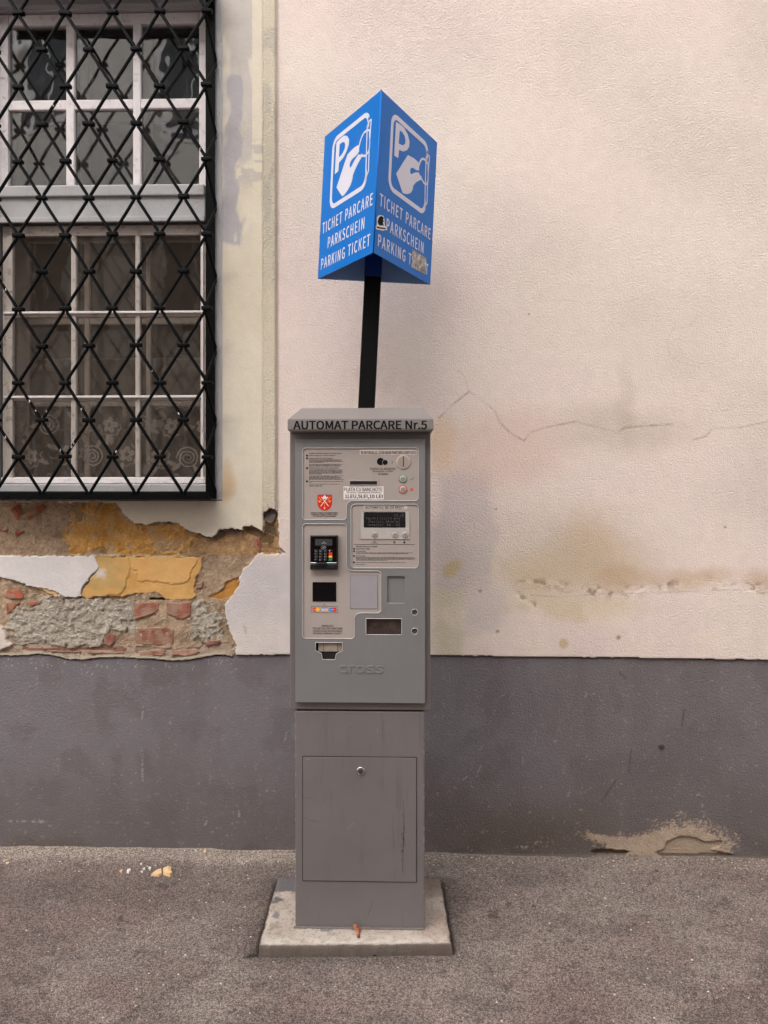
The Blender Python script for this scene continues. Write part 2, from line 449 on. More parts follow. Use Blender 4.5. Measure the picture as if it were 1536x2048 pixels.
    cr = np.minimum(cr, dseg(px, py, [(1048,882),(1060,865),(1090,855),(1150,843),(1200,855),(1235,866),(1250,855),(1345,848)]))
    cr = np.minimum(cr, dseg(px, py, [(1385,880),(1412,872),(1425,857),(1480,855),(1536,843),(1700,840)])+.3)
    cr = np.minimum(cr, dseg(px, py, [(1398,632),(1380,650),(1345,658),(1334,680),(1340,712),(1372,728),(1400,735)])+1.2)
    cr = np.minimum(cr, dseg(px, py, [(938,783),(930,755),(915,738)])+1.3)
    cr = np.minimum(cr, dseg(px, py, [(1060,1190),(1120,1194),(1200,1188),(1300,1186),(1400,1182),(1536,1176)])+.9)
    cr = np.minimum(cr, dseg(px, py, [(1050,605),(1130,600),(1220,612),(1300,590)])+1.8)
    cr = cr*.0021
    # ---------------- damage
    zone = np.zeros(X.shape, np.int8)
    q = (px < 600) & (py > 985) & (py < 1345)
    if q.any():
        Xq, Zq, pxq, pyq = X[q], Z[q], px[q], py[q]
        a = pxq + 8*(fbm(Xq*28, Zq*28, 101, 4)-.5) + 4.5*(fbm(Xq*130, Zq*130, 102, 2)-.5); b = pyq + 8*(fbm(Xq*28+40, Zq*28, 111, 4)-.5) + 4.5*(fbm(Xq*130, Zq*130, 112, 2)-.5)
        a2 = pxq + 26*(fbm(Xq*22, Zq*22, 121, 4)-.5); b2 = pyq + 26*(fbm(Xq*22+40, Zq*22, 131, 4)-.5)
        dm = inpoly(a, b, D_MAIN); zq = np.zeros(pxq.shape, np.int8); hq = H[q].copy(); cq = C[q].copy(); bq = bmpv[q].copy()
        ns = fbm(Xq*16, Zq*16, 141, 4); nc = fbm(Xq*70, Zq*70, 151, 3); nk = fbm(Xq*7, Zq*7, 161, 3)
        zq[dm] = 2
        nf2 = fbm(Xq*190, Zq*190, 155, 2)
        mort = np.array((208, 181, 155.)) + (ns[:, None]-.5)*np.array((60, 56, 52.)) + (nc[:, None]-.5)*44 + (nf2[:, None]-.5)*54
        up = (pyq < 1112)
        mort = np.where(up[:, None], mort*np.array((1.02, .99, .95)), mort*np.array((1.02, 1.0, .97)))
        br = (up & (pxq > 330))
        mort = np.where(br[:, None], mort*np.array((.98, .92, .80)), mort)
        hm = -.019 + .012*(ns-.5) + .008*(nc-.5) + .010*(nk-.5) + .0022*(nf2-.5)
        cq[dm] = mort[dm]; hq[dm] = hm[dm]; bq[dm] = 1.0
        def paint(mask, z, col, h, bm, var=14, hv=.002):
            k = mask & dm
            zq[k] = z; cq[k] = np.array(col, float) + (ns[k, None]-.5)*var*2 + (nc[k, None]-.5)*var
            hq[k] = h + hv*(nc[k]-.5) + .003*(nk[k]-.5); bq[k] = bm
        ra = inpoly(a2, b2, RUB1) | inpoly(a2, b2, RUB2)
        ridg = 1-np.abs(fbm(Xq*34, Zq*52, 171, 4)-.5)*2
        sr_ = np.minimum(dseg(a2, b2, RUB1, True), dseg(a2, b2, RUB2, True)); sr_ = np.where(ra, sr_, -sr_) + 22*(nc-.5) + 20*(ns-.5)
        wr = (sst(-12, 8, sr_ + 24*(nf2-.5))*dm)[:, None]; cq = cq*(1-wr) + (np.array((218, 204, 186.)) + (ns[:, None]-.5)*44 + (nc[:, None]-.5)*40 + (nf2[:, None]-.5)*60)*wr
        k = (sr_ > 0) & dm
        hq[k] = -.0155 + (ridg[k]-.8)*.007 + .010*(nc[k]-.5) + .013*(fbm(Xq*30, Zq*42, 173, 3)[k]-.5) + .004*(nf2[k]-.5); bq[k] = 1.0; zq[k] = 4
        # whitish crumbly lip above the plinth
        e = edge(pxq)
        k = dm & (pyq > e-16-10*ns) & (pxq < 470)
        cq[k] = np.array((216, 190, 166.)) + (nc[k, None]-.5)*40; hq[k] = -.020 + .012*(nc[k]-.5); zq[k] = 2
        k = dm & (pyq > e-4.5) & (pxq < 465); cq[k] = (226, 210, 186); hq[k] = -.002
        k = dm & (pyq > 1292) & (pxq > 40) & (pxq < 250) & (np.abs(pyq-1300-(ns-.5)*8) < 3); cq[k] = (176, 128, 108)
        # ochre coats
        soft = fbm(Xq*18, Zq*18, 181, 4)
        k = inpoly(a2+16*(soft-.5), b2, OCH); sd_ = dseg(a2, b2, OCH, True); sd_ = np.where(inpoly(a2, b2, OCH), sd_, -sd_) + 44*(soft-.5) + 26*(nc-.5)
        wo = sst(-9, 9, sd_)*dm; cq = cq*(1-wo[:, None]) + (np.array((196, 144, 78.)) + (ns[:, None]-.5)*50 + (nf2[:, None]-.5)*40)*wo[:, None]; hq = hq + .004*wo
        k = (wo > .5) & dm; zq[k] = 1
        kk = k; hot = sst(.46, .6, fbm(Xq*11, Zq*16, 183, 3))[kk, None]; cq[kk] = cq[kk]*(1-hot*.6) + np.array((200, 142, 60.))*hot*.6
        fr = sst(.50, .66, fbm(Xq*26, Zq*26, 185, 3))[kk, None]*.7; cq[kk] = cq[kk]*(1-fr)+np.array((182, 154, 124.))*fr
        paint(inpoly(a, b, LOCH), 1, (212, 164, 100), -.014, .6, 14, .0014)
        paint(inpoly(a, b, L2A), 1, (192, 156, 98), -.0105, .45, 10, .0006)
        paint(inpoly(a, b, L2B), 1, (212, 166, 104), -.0105, .45, 8, .0006)
        kb = (inpoly(a, b, L2A) | inpoly(a, b, L2B)) & dm
        t = sst(.5, .62, fbm(Xq*9, Zq*14, 187, 3))[kb, None]*.6; cq[kb] = cq[kb]*(1-t)+np.array((216, 164, 100.))*t
        tw = (sst(.48, .6, fbm(Xq*40, Zq*40, 189, 3))*np.exp(-(((pxq-200)/16)**2+((pyq-1146)/12)**2)))[:, None]; kb = dm & (pyq < 1175); cq[kb] = cq[kb]*(1-tw[kb])+np.array((214, 202, 196.))*tw[kb]
        paint(inpoly(a2*.5+a*.5, b2*.5+b*.5, OCH3), 1, (176, 124, 58), -.022, .5, 14)
        paint(inpoly(a, b, STONE), 4, (128, 118, 112), -.012, 1.0, 16)
        # thin ledge line between the two ochre fields
        k = dm & (np.abs(pyq-(1112+2*(ns-.5)*4)) < 1.6) & (pxq < 400); cq[k] = (196, 172, 140); hq[k] += .004
        paint(inpoly(a, b, ISL_A), 3, (212, 204, 201), -.007, .5, 5, .0005)
        kk = inpoly(a, b, ISL_A) & dm & (dseg(a, b, ISL_A, True) < 2); 
        paint(inpoly(a, b, ISL_B), 3, (210, 196, 186), -.006, .6, 5, .0005)
        k2 = inpoly(a, b, Z3([(165,500),(200,503),(280,516),(305,545),(270,540),(215,520)])); paint(k2, 1, (206, 168, 120), -.012, .4, 8)
        # brown-grey stones at the foot of the moulding
        k3 = inpoly(a, b, Z3([(1358,110),(1392,97),(1418,112),(1405,160),(1390,180),(1360,172)])); paint(k3, 4, (146, 134, 122), -.008, 1.0, 16)
        k4 = inpoly(a, b, Z3([(1360,185),(1400,185),(1412,200),(1408,235),(1362,222)])); paint(k4, 2, (140, 122, 96), -.018, 1.0, 18)
        k5 = inpoly(a, b, Z3([(1252,186),(1288,186),(1352,226),(1400,240),(1395,275),(1340,268),(1290,232),(1255,215)])); paint(k5, 2, (150, 118, 82), -.020, 1.0, 16)
        k6 = inpoly(a, b, Z3([(1145,232),(1200,214),(1230,214),(1205,238),(1160,245)])); paint(k6, 2, (178, 140, 112), -.022, .7, 12)
        k7 = inpoly(a, b, Z3([(1436,285),(1480,318),(1482,330),(1430,322)])); paint(k7, 2, (180, 160, 146), -.008, .7, 12)
        # dark joint
        k = dm & (np.abs(pyq-(980+563/2.56)) < 1.7) & (pxq > 296) & (pxq < 328); hq[k] = -.075; cq[k] = (70, 60, 52)
        H[q] = hq; C[q] = cq; bmpv[q] = bq; zone[q] = zq
        crq = cr[q]; crq[:] = .05; cr[q] = crq
    under = (py + 2.5*(n_ff-.5)*(px < 600) + 2.4*(n_f-.5)) > edge(px)
    H = np.where(under, -.055, H)
    cut = (py > edge(px)+22)
    return H, C, bmpv, cr, zone, cut, px, py

def grid_objects(name_by_zone, mats, X, Z, H, C, B, K, zone, drop, parent, ysign=-1, base=Y0):
    nx, nz = X.shape
    idx = np.arange(nx*nz).reshape(nx, nz)
    f = np.stack([idx[:-1, :-1], idx[1:, :-1], idx[1:, 1:], idx[:-1, 1:]], -1).reshape(-1, 4)
    fzg = zone[:-1, :-1].copy()
    names = dict(name_by_zone); mm_ = dict(mats)
    if len(name_by_zone) > 1:
        nid = 20
        for z in (1, 3, 4):
            todo = set(map(tuple, np.argwhere(fzg == z))); comps = []
            while todo:
                st_ = [todo.pop()]; comp = []
                while st_:
                    i, j = st_.pop(); comp.append((i, j))
                    for nb in ((i+1, j), (i-1, j), (i, j+1), (i, j-1)):
                        if nb in todo: todo.remove(nb); st_.append(nb)
                comps.append(comp)
            comps.sort(key=len, reverse=True)
            for c_ in comps[1:]:
                ii = np.array(c_)
                if len(c_) < 60: fzg[ii[:, 0], ii[:, 1]] = 2
                else: fzg[ii[:, 0], ii[:, 1]] = nid; names[nid] = name_by_zone[z]; mm_[nid] = mats[z]; nid += 1
    name_by_zone = names; mats = mm_; fz = fzg.reshape(-1)
    keep = ~(drop[:-1, :-1] & drop[1:, 1:] & drop[1:, :-1] & drop[:-1, 1:]).reshape(-1)
    V = np.stack([X, base-H, Z], -1).reshape(-1, 3); Cc = (s2l(np.clip(C, 0, 255))*ALB).reshape(-1, 3); Bb = B.reshape(-1); Kk = K.reshape(-1)
    res = {}; first = None
    for z in name_by_zone:
        k = keep & (fz == z)
        if not k.any(): continue
        ff = f[k]; u, inv = np.unique(ff, return_inverse=True); inv = inv.reshape(-1, 4)
        me = bpy.data.meshes.new(name_by_zone[z])
        me.vertices.add(len(u)); me.vertices.foreach_set('co', V[u].ravel())
        me.loops.add(len(inv)*4); me.loops.foreach_set('vertex_index', inv.ravel().astype(np.int32))
        me.polygons.add(len(inv)); me.polygons.foreach_set('loop_start', np.arange(len(inv), dtype=np.int32)*4)
        me.polygons.foreach_set('use_smooth', np.ones(len(inv), bool))
        me.update(calc_edges=True)
        ca = me.attributes.new('col', 'FLOAT_COLOR', 'POINT'); ca.data.foreach_set('color', np.concatenate([Cc[u], np.ones((len(u), 1))], 1).ravel().astype(np.float32))
        ba = me.attributes.new('bmp', 'FLOAT', 'POINT'); ba.data.foreach_set('value', Bb[u].astype(np.float32))
        ka = me.attributes.new('crk', 'FLOAT', 'POINT'); ka.data.foreach_set('value', Kk[u].astype(np.float32))
        o = finish(name_by_zone[z], me, mats[z], first or parent)
        if first is None: first = o
        res[z] = o
    return res

def lines(*segs):
    out = []
    for a, b, s in segs:
        n = max(1, int(round((b-a)/s))); out += list(np.linspace(a, b, n, endpoint=False))
    out.append(segs[-1][1]); return np.array(out)
XL = lines((-7, -1.9, .17), (-1.9, -.47, .0036), (-.47, 1.75, .005), (1.75, 7, .17))
ZL = lines((.72, 1.50, .0036), (1.50, 3.72, .005), (3.72, 9.0, .17))
Xg, Zg = np.meshgrid(XL, ZL, indexing='ij')
H, C, B, K, ZN, cut, pxg, pyg = sample_wall(Xg, Zg)
wx1 = wx(446, Y0, 500); wx0 = wx(-62, Y0, 500); wz0 = wz(1003, Y0, 200); wz1 = wz(-22, Y0, 200)
hole = (Xg > wx0) & (Xg < wx1) & (Zg > wz0) & (Zg < wz1)
res = grid_objects({0: 'wall', 1: 'old_ochre_plaster', 2: 'mortar', 3: 'plaster_patch', 4: 'rubble_render'}, {0: M_plaster, 1: M_old, 2: M_mortar, 3: M_smooth, 4: M_mortar},
                   Xg, Zg, H, C, B, K, ZN, cut | hole, house)
wall = res[0]
del H, C, B, K, ZN, cut, pxg, pyg, hole, Xg, Zg

# bricks laid bare, each its own piece
def lump(name, P, yf, proud, col, m, parent, step=.0028, rgh=.0016, seed=0, fall=.003):
    x0 = min(p[0] for p in P); x1 = max(p[0] for p in P); z0 = min(p[1] for p in P); z1 = max(p[1] for p in P)
    xs = np.arange(x0-step, x1+step*2, step); zs = np.arange(z0-step, z1+step*2, step)
    X, Z = np.meshgrid(xs, zs, indexing='ij')
    Xw = X + .006*(fbm(X*60, Z*60, seed, 3)-.5); Zw = Z + .006*(fbm(X*60, Z*60, seed+50, 3)-.5)
    ins = inpoly(Xw, Zw, P); d = dseg(Xw, Zw, P, True); d = np.where(ins, d, -d)
    h = proud - .022*(1-sst(-.002, fall, d)) + rgh*(fbm(X*90, Z*90, seed+9, 3)-.5)*2 + .004*(fbm(X*20, Z*20, seed+5, 2)-.5)
    n = fbm(X*60, Z*60, seed+3, 3)[..., None]; n2 = fbm(X*16, Z*16, seed+4, 3)[..., None]
    C = np.array(col, float)*1.08 + (n-.5)*60 + (n2-.5)*40
    dust = sst(.44, .62, fbm(X*34, Z*34, seed+8, 3))[..., None]*.65; dust = np.maximum(dust, (1-sst(.000, .007, d+.008*(n[..., 0]-.5)))[..., None]*.8); C = C*(1-dust)+np.array((192, 166, 142.))*dust
    o = grid_objects({0: name}, {0: m}, X, Z, h, C, np.ones(X.shape)*.8, np.ones(X.shape)*.05, np.zeros(X.shape, np.int8), d < -.003, parent, base=yf)
    return o[0]
for i, (P, pr, c) in enumerate(BRICKS):
    PP = [(W(x, y, Y0+.03).x, W(x, y, Y0+.03).z) for x, y in Z3(P)]
    lump('brick', PP, Y0+.016, pr*.8, c, M_mortar, wall, seed=300+i*7)

# ------------------------------------------------------------------ plinth
XL = lines((-7, -1.9, .17), (-1.9, 1.75, .0045), (1.75, 7, .17)); ZL = lines((-.12, .0, .03), (.0, .86, .0040))
Xg, Zg = np.meshgrid(XL, ZL, indexing='ij')
YP = Y0+.010
px, py = PX(Xg, YP, Zg)
n1 = fbm(Xg*1.6, Zg*1.6, 201, 4); n2 = fbm(Xg*8, Zg*8, 202, 4); n3 = fbm(Xg*50, Zg*50, 203, 3); n4 = fbm(Xg*180, Zg*180, 204, 2)
C = np.empty(Xg.shape+(3,)); C[:] = (118, 111, 111)
def mixc(c, wgt):
    global C
    C = C*(1-wgt[..., None]) + np.array(c, float)*wgt[..., None]
mixc((124, 118, 121), sst(.45, .6, n1)*.8); mixc((106, 98, 98), sst(.5, .65, n2)*.45); mixc((98, 90, 90), sst(.54, .66, fbm(Xg*5, Zg*1.4, 215, 4))*.22)
mixc((98, 88, 84), sst(1450, 1700, py)*.6)
wob = 30*(fbm(Xg*10, Zg*10, 205, 4)-.5); wpx = px+wob; wpy = py+30*(fbm(Xg*10+9, Zg*10, 206, 4)-.5)
mixc((96, 84, 74), np.clip(1-np.hypot((wpx-1080)/240, (wpy-1670)/75), 0, 1)*1.1*.8)
mixc((92, 82, 76), sst(1660, 1705, py)*sst(.4, .6, n2)*.6)
pm = np.clip(1-np.hypot((wpx-1375)/125, (wpy-1688)/62), 0, 1)*1.5 + np.clip(1-np.hypot((wpx-1270)/95, (wpy-1690)/36), 0, 1)*1.2 + np.clip(1-np.hypot((wpx-1195)/50, (wpy-1672)/16), 0, 1)*.8 + np.clip(1-np.hypot((wpx-1060)/50, (wpy-1686)/14), 0, 1)*.45
peel = sst(.26, .62, pm + (n4-.5)*1.0 + (n3-.5)*.5)
mixc((194, 170, 146), peel*.85); mixc((160, 140, 122), peel*sst(.5, .6, n3)*.5)
hol1 = inpoly(wpx*.3+px*.7, wpy*.2+py*.8, [(1182,1702),(1200,1699),(1245,1701),(1262,1704),(1255,1711),(1190,1712)])
hol2 = inpoly(wpx*.3+px*.7, wpy*.2+py*.8, [(1312,1706),(1330,1696),(1332,1684),(1362,1672),(1390,1675),(1410,1684),(1445,1682),(1447,1690),(1420,1700),(1470,1712),(1440,1718),(1330,1716)])
mixc((164, 144, 124), hol2*(.55+.5*n3)); mixc((92, 74, 60), hol1*.9)
mixc((88, 74, 60), (hol2 & (py > 1708))*.85)
Hh = .0015*(n1-.5)*2 + .0006*(n2-.5)
Hh = Hh - .013*hol1 - (.007+.004*n3)*hol2 - peel*.0012
# ragged foot
mixc((150, 136, 120), ((py > 1700-(808-px)*.013*.9+2+5*n3) & (px > 560))*.35)
# pale scuffs
rs = np.random.RandomState(5)
for (a, b, l, s, t) in ((285,1560,60,2.2,0),(284,1440,26,1.4,.1),(410,1650,10,2,.4),(1095,1300,0,1,0),(478,1632,9,2.4,0),(570,1480,16,1.6,.2),(955,1545,16,1.8,.5),(925,1560,12,1.4,.9),(1136,1592,8,2,.3),(1130,1545,14,1.2,0),(1395,1590,6,1.6,1.2),(1000,1395,12,1.2,.9),(1170,1395,10,1.5,.4),(1440,1500,8,1.6,.2),(70,1700,0,1,0),(1045,1530,24,1,0),(960,1500,9,1.4,.6),(1250,1440,6,1.6,2.6),(420,1560,4,1.4,.3)):
    if l == 0: continue
    x2, y2 = a+math.sin(t)*l, b-math.cos(t)*l
    mixc((186, 180, 176), (1-sst(s*.4, s*1.3, dseg(px, py, [(a, b), (x2, y2)]) + 3*(n3-.5)))*.6*sst(.35, .5, n4))
mixc((200, 190, 180), np.exp(-((py-1644-(px-200)*.008)/2.2)**2)*sst(.52, .6, fbm(Xg*75, Zg*75, 209, 3))*(px < 350)*.6*sst(.4, .6, fbm(Xg*9, Zg*3, 219, 2)))
for (a, b, a2_, b2_) in ((1262,1500,1258,1545),(1232,1560,1204,1602),(1368,1420,1364,1452),(1240,1345,1252,1358)):
    mixc((70, 62, 62), (1-sst(.6, 2.6, dseg(px, py, [(a, b), (a2_, b2_)])))*.55)
over = (py + 2.5*(fbm(Xg*170, Zg*170, 41, 2)-.5)*(px < 600)) < edge(px)
Hh = np.where(over, -.06, Hh)
mixc((205, 195, 182), ((py < edge(px)+10+30*n3) & (px < 480) & (n4 > .80))*.6)
grid_objects({0: 'plinth'}, {0: M_plinth}, Xg, Zg, Hh, C, np.full(Xg.shape, 1.0), np.full(Xg.shape, .05), np.zeros(Xg.shape, np.int8), py < edge(px)-24, house, base=YP)
M_steel_dull = simple('dull_zinc', lin(96, 92, 90), .45, .7, .2, 60)
c0 = W(1323, 1493, YP)
plan('wall_plug', [circ(c0.x, c0.z, .0125, 20)], FY(YP-.004), .02, .002, M_steel_dull, house)
plan('plug_cap', [circ(c0.x, c0.z, .007, 14)], FY(YP-.0065), .004, .001, simple('plug_dark', lin(70, 62, 60), .6, .3), house)

# ================================================================== GROUND
def ground_h(X, Y):
    px, py = PX(X, Y, 0*X)
    h = (.012-.012*sst(-.3, .5, X))*sst(2.98, 3.19, Y) + .005*(fbm(X*2.2, Y*2.2, 401, 3)-.5) + .0016*(fbm(X*24, Y*24, 402, 3)-.5) + .014*sst(3.10, 3.19, Y)*(fbm(X*7, Y*7, 403, 4)-.42)
    return h
sA = WG(518, 1889, .030); sB = WG(903, 1886, .030); sC = WG(880, 1755, .030); sD = WG(556, 1753, .030)
SLAB = [(sA.x, sA.y), (sB.x, sB.y), (sC.x, sC.y), (sD.x, sD.y)]
XL = lines((-2.2, 1.9, .0062)); YL = lines((1.55, 3.26, .0062))
Xg, Yg = np.meshgrid(XL, YL, indexing='ij')
ds = dseg(Xg, Yg, SLAB, True); ins = inpoly(Xg, Yg, SLAB)
Hh = ground_h(Xg, Yg)
n2 = fbm(Xg*7, Yg*7, 411, 4); n3 = fbm(Xg*40, Yg*40, 412, 3); n1 = fbm(Xg*1.8, Yg*1.8, 413, 4)
C = np.empty(Xg.shape+(3,)); C[:] = (123, 106, 100)
mixc((134, 121, 113), sst(.4, .6, n1)*.8); mixc((104, 93, 88), sst(.46, .64, n2)*.4); mixc((142, 130, 122), sst(.56, .68, fbm(Xg*4, Yg*9, 415, 4))*.5); mixc((84, 74, 70), sst(.70, .76, n3)*.5)
px, py = PX(Xg, Yg, 0*Xg)
# paler rough strip along the foot of the wall
st = sst(3.05+.05*(n2-.5), 3.13+.07*(n2-.5), Yg)
mixc((158, 144, 132), st*(px < 600)*.9); mixc((136, 122, 112), st*(px >= 600)*.7)
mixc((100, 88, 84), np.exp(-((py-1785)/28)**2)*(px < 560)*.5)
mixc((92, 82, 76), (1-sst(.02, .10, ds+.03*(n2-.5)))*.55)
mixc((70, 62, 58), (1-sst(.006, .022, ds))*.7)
for (a, b, rx, ry) in ((350,1768,8,4),(243,1836,6,4.5),(325,1772,14,7),(1424,1822,9,4),(1068,1812,5,3),(1312,1742,8,4),(1140,1882,7,4),(985,1832,12,6),(1360,1766,5,3)):
    mixc((84, 74, 70), (1-sst(.7, 1.1, np.hypot((px-a)/rx, (py-b)/ry)))*.7)
Hh = Hh + .010*(1-sst(.0, .10, ds+.04*(n2-.5)))*(Yg > sC.y-.02)     # asphalt heaped behind the slab
Hh = Hh - .012*(1-sst(.004, .018, ds))
cr = dseg(Xg, Yg, [(sA.x, sA.y), (WG(496, 1912).x, WG(496, 1912).y)]); Hh = Hh - .012*(1-sst(.002, .012, cr)); mixc((72, 64, 58), (1-sst(.004, .014, cr))*.8)
Hh = np.where(ins, -.03, Hh)
q = NT('asphalt'); q.b.inputs['Specular IOR Level'].default_value = .3
at = q.n('ShaderNodeAttribute', attribute_name='col')
warp = q.noise(40, 2); 
v1 = q.noise(230, ty='ShaderNodeTexVoronoi'); v2 = q.noise(470, ty='ShaderNodeTexVoronoi'); v3 = q.noise(85, ty='ShaderNodeTexVoronoi')
sep = q.n('ShaderNodeSeparateColor'); q.l(v1.outputs['Color'], sep.inputs[0]); sep2 = q.n('ShaderNodeSeparateColor'); q.l(v2.outputs['Color'], sep2.inputs[0])
k1 = q.ramp(sep.outputs[0], [(0, G(.78)), (.5, G(.95)), (.88, G(1.06)), (.97, G(1.35)), (1, G(2.3))])
k2 = q.ramp(sep2.outputs[1], [(0, G(.72)), (.6, G(1.0)), (.92, G(1.15)), (1, G(2.0))])
edge1 = q.ramp(v1.outputs['Distance'], [(.35, G(1)), (.8, G(.76))])
nn = q.noise(6, 5, .7); kn = q.ramp(nn.outputs[0], [(.3, G(.88)), (.7, G(1.1))])
col = q.mix(1, at.outputs['Color'], k1, 'MULTIPLY'); col = q.mix(1, col, k2, 'MULTIPLY'); col = q.mix(1, col, edge1, 'MULTIPLY'); col = q.mix(1, col, kn, 'MULTIPLY')
q.l(col, q.b.inputs['Base Color']); q.b.inputs['Roughness'].default_value = .82
hgt = q.math('ADD', q.math('MULTIPLY', v1.outputs['Distance'], -1.0), q.math('MULTIPLY', v2.outputs['Distance'], -.6))
hgt = q.math('ADD', hgt, q.math('MULTIPLY', q.noise(60, 5, .7).outputs[0], 1.2))
q.l(q.bump(hgt, .0022, .9), q.b.inputs['Normal'])
M_asphalt = q.m
# one sheet: fine in front of the house, stretched out to the horizon
XL2 = np.concatenate([[-150, -60, -25, -12, -6, -3.5], XL, [3.5, 6, 12, 25, 60, 150]]); YL2 = np.concatenate([[-150, -60, -25, -12, -6, -2, 0, 1.0], YL, [6, 20, 60, 150]])
Xb, Yb = np.meshgrid(XL2, YL2, indexing='ij')
Hb = np.zeros(Xb.shape); Cb = np.empty(Xb.shape+(3,)); Cb[:] = (118, 105, 99)
Hb[6:-6, 8:-4] = Hh; Cb[6:-6, 8:-4] = C
edgew = np.ones(Xb.shape)
nx, ny = Xb.shape
idx = np.arange(nx*ny).reshape(nx, ny); f = np.stack([idx[:-1, :-1], idx[1:, :-1], idx[1:, 1:], idx[:-1, 1:]], -1).reshape(-1, 4)
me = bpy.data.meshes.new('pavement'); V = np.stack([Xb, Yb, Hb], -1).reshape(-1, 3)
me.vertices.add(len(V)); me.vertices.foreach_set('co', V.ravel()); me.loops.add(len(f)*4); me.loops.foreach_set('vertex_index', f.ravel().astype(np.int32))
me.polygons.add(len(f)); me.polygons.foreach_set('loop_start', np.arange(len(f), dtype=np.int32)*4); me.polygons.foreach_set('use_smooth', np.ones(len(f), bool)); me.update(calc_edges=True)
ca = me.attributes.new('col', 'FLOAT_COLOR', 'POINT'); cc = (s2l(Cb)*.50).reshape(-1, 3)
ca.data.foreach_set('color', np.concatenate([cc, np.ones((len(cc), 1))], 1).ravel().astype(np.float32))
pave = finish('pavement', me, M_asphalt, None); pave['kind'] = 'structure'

# loose grit and pale aggregate grains, uncountable
rs = np.random.RandomState(3); vs_ = []; fs = []; cols = []
N = 14000
gx = rs.uniform(-1.7, 1.6, N); gy = rs.uniform(1.9, 3.17, N)
near = np.exp(-((3.17-rs.rand(N)**2.2*.25)-3.17)**2)
m_ = rs.rand(N) < .30; gy[m_] = 3.175-rs.rand(m_.sum())**2*.12
gi = inpoly(gx, gy, [(sA.x-.02, sA.y-.02), (sB.x+.02, sB.y-.02), (sC.x+.02, sC.y+.02), (sD.x-.02, sD.y+.02)])
gx, gy = gx[~gi], gy[~gi]; gh = ground_h(gx, gy)
for i in range(len(gx)):
    r = .0011+.0034*rs.rand()**4; a = rs.rand()*6.28; k = len(vs_)
    for j in range(4):
        an = a+j*1.57+rs.uniform(-.3, .3); rr = r*rs.uniform(.7, 1.3)
        vs_.append((gx[i]+math.cos(an)*rr, gy[i]+math.sin(an)*rr, gh[i]+.0002))
    vs_.append((gx[i], gy[i], gh[i]+r*.8)); vs_.append((gx[i], gy[i], gh[i]-r))
    for j in range(4): fs += [(k+j, k+(j+1) % 4, k+4), (k+(j+1) % 4, k+j, k+5)]
q = NT('grit'); ge = q.n('ShaderNodeNewGeometry')
c_ = q.ramp(ge.outputs['Random Per Island'], [(0, lin(62, 54, 50)), (.45, lin(100, 90, 84)), (.75, lin(140, 128, 118)), (.9, lin(186, 174, 162)), (1, lin(215, 206, 194))]); q.l(c_, q.b.inputs['Base Color']); q.b.inputs['Roughness'].default_value = .8
o = raw('grit', vs_, fs, q.m); o['kind'] = 'stuff'; o['label'] = 'pale grit grains scattered over the dark asphalt'
# ================================================================== WINDOW
def paintwood(name, c, under, amt=.5, scale=30, rough=.55):
    q = NT(name); n = q.noise(scale, 6, .75); f = q.ramp(n.outputs[0], [(.60-.06*amt, G(0)), (.64-.06*amt, G(1))])
    n2 = q.noise(5, 4, .6); v = q.ramp(n2.outputs[0], [(.3, G(.9)), (.7, G(1.05))])
    mp = q.n('ShaderNodeMapping'); mp.inputs['Scale'].default_value = (1, 1, .12); q.l(q.co(), mp.inputs[0])
    g = q.noise(160, 4, .7, mp.outputs[0]); fg = q.ramp(g.outputs[0], [(.5, G(1)), (.72, G(.62))])
    col = q.mix(1, c, v, 'MULTIPLY'); col = q.mix(q.math('MULTIPLY', f, .75*amt), col, under); col = q.mix(.5*amt, col, q.mix(1, col, fg, 'MULTIPLY'))
    q.l(col, q.b.inputs['Base Color']); q.b.inputs['Roughness'].default_value = rough
    h = q.math('ADD', q.math('MULTIPLY', f, -1.0), q.math('MULTIPLY', g.outputs[0], .5)); q.l(q.bump(h, .0012, .8), q.b.inputs['Normal']); return q.m
M_wgrey = paintwood('grey_window_paint', lin(168, 165, 164), lin(200, 192, 182), .35, 26)
M_wwhite = paintwood('flaking_white_paint', lin(226, 217, 216), lin(170, 158, 150), .5, 40)
M_wold = paintwood('weathered_cream_paint', lin(178, 166, 156), lin(110, 98, 88), .7, 34)
M_winner = paintwood('inner_sash_paint', lin(205, 196, 188), lin(150, 140, 130), .3, 20)
M_iron = simple('black_iron_paint', lin(3, 3, 3), .5, .0, .3, 40, .0006, 220, dirt=.02, spec=.09)
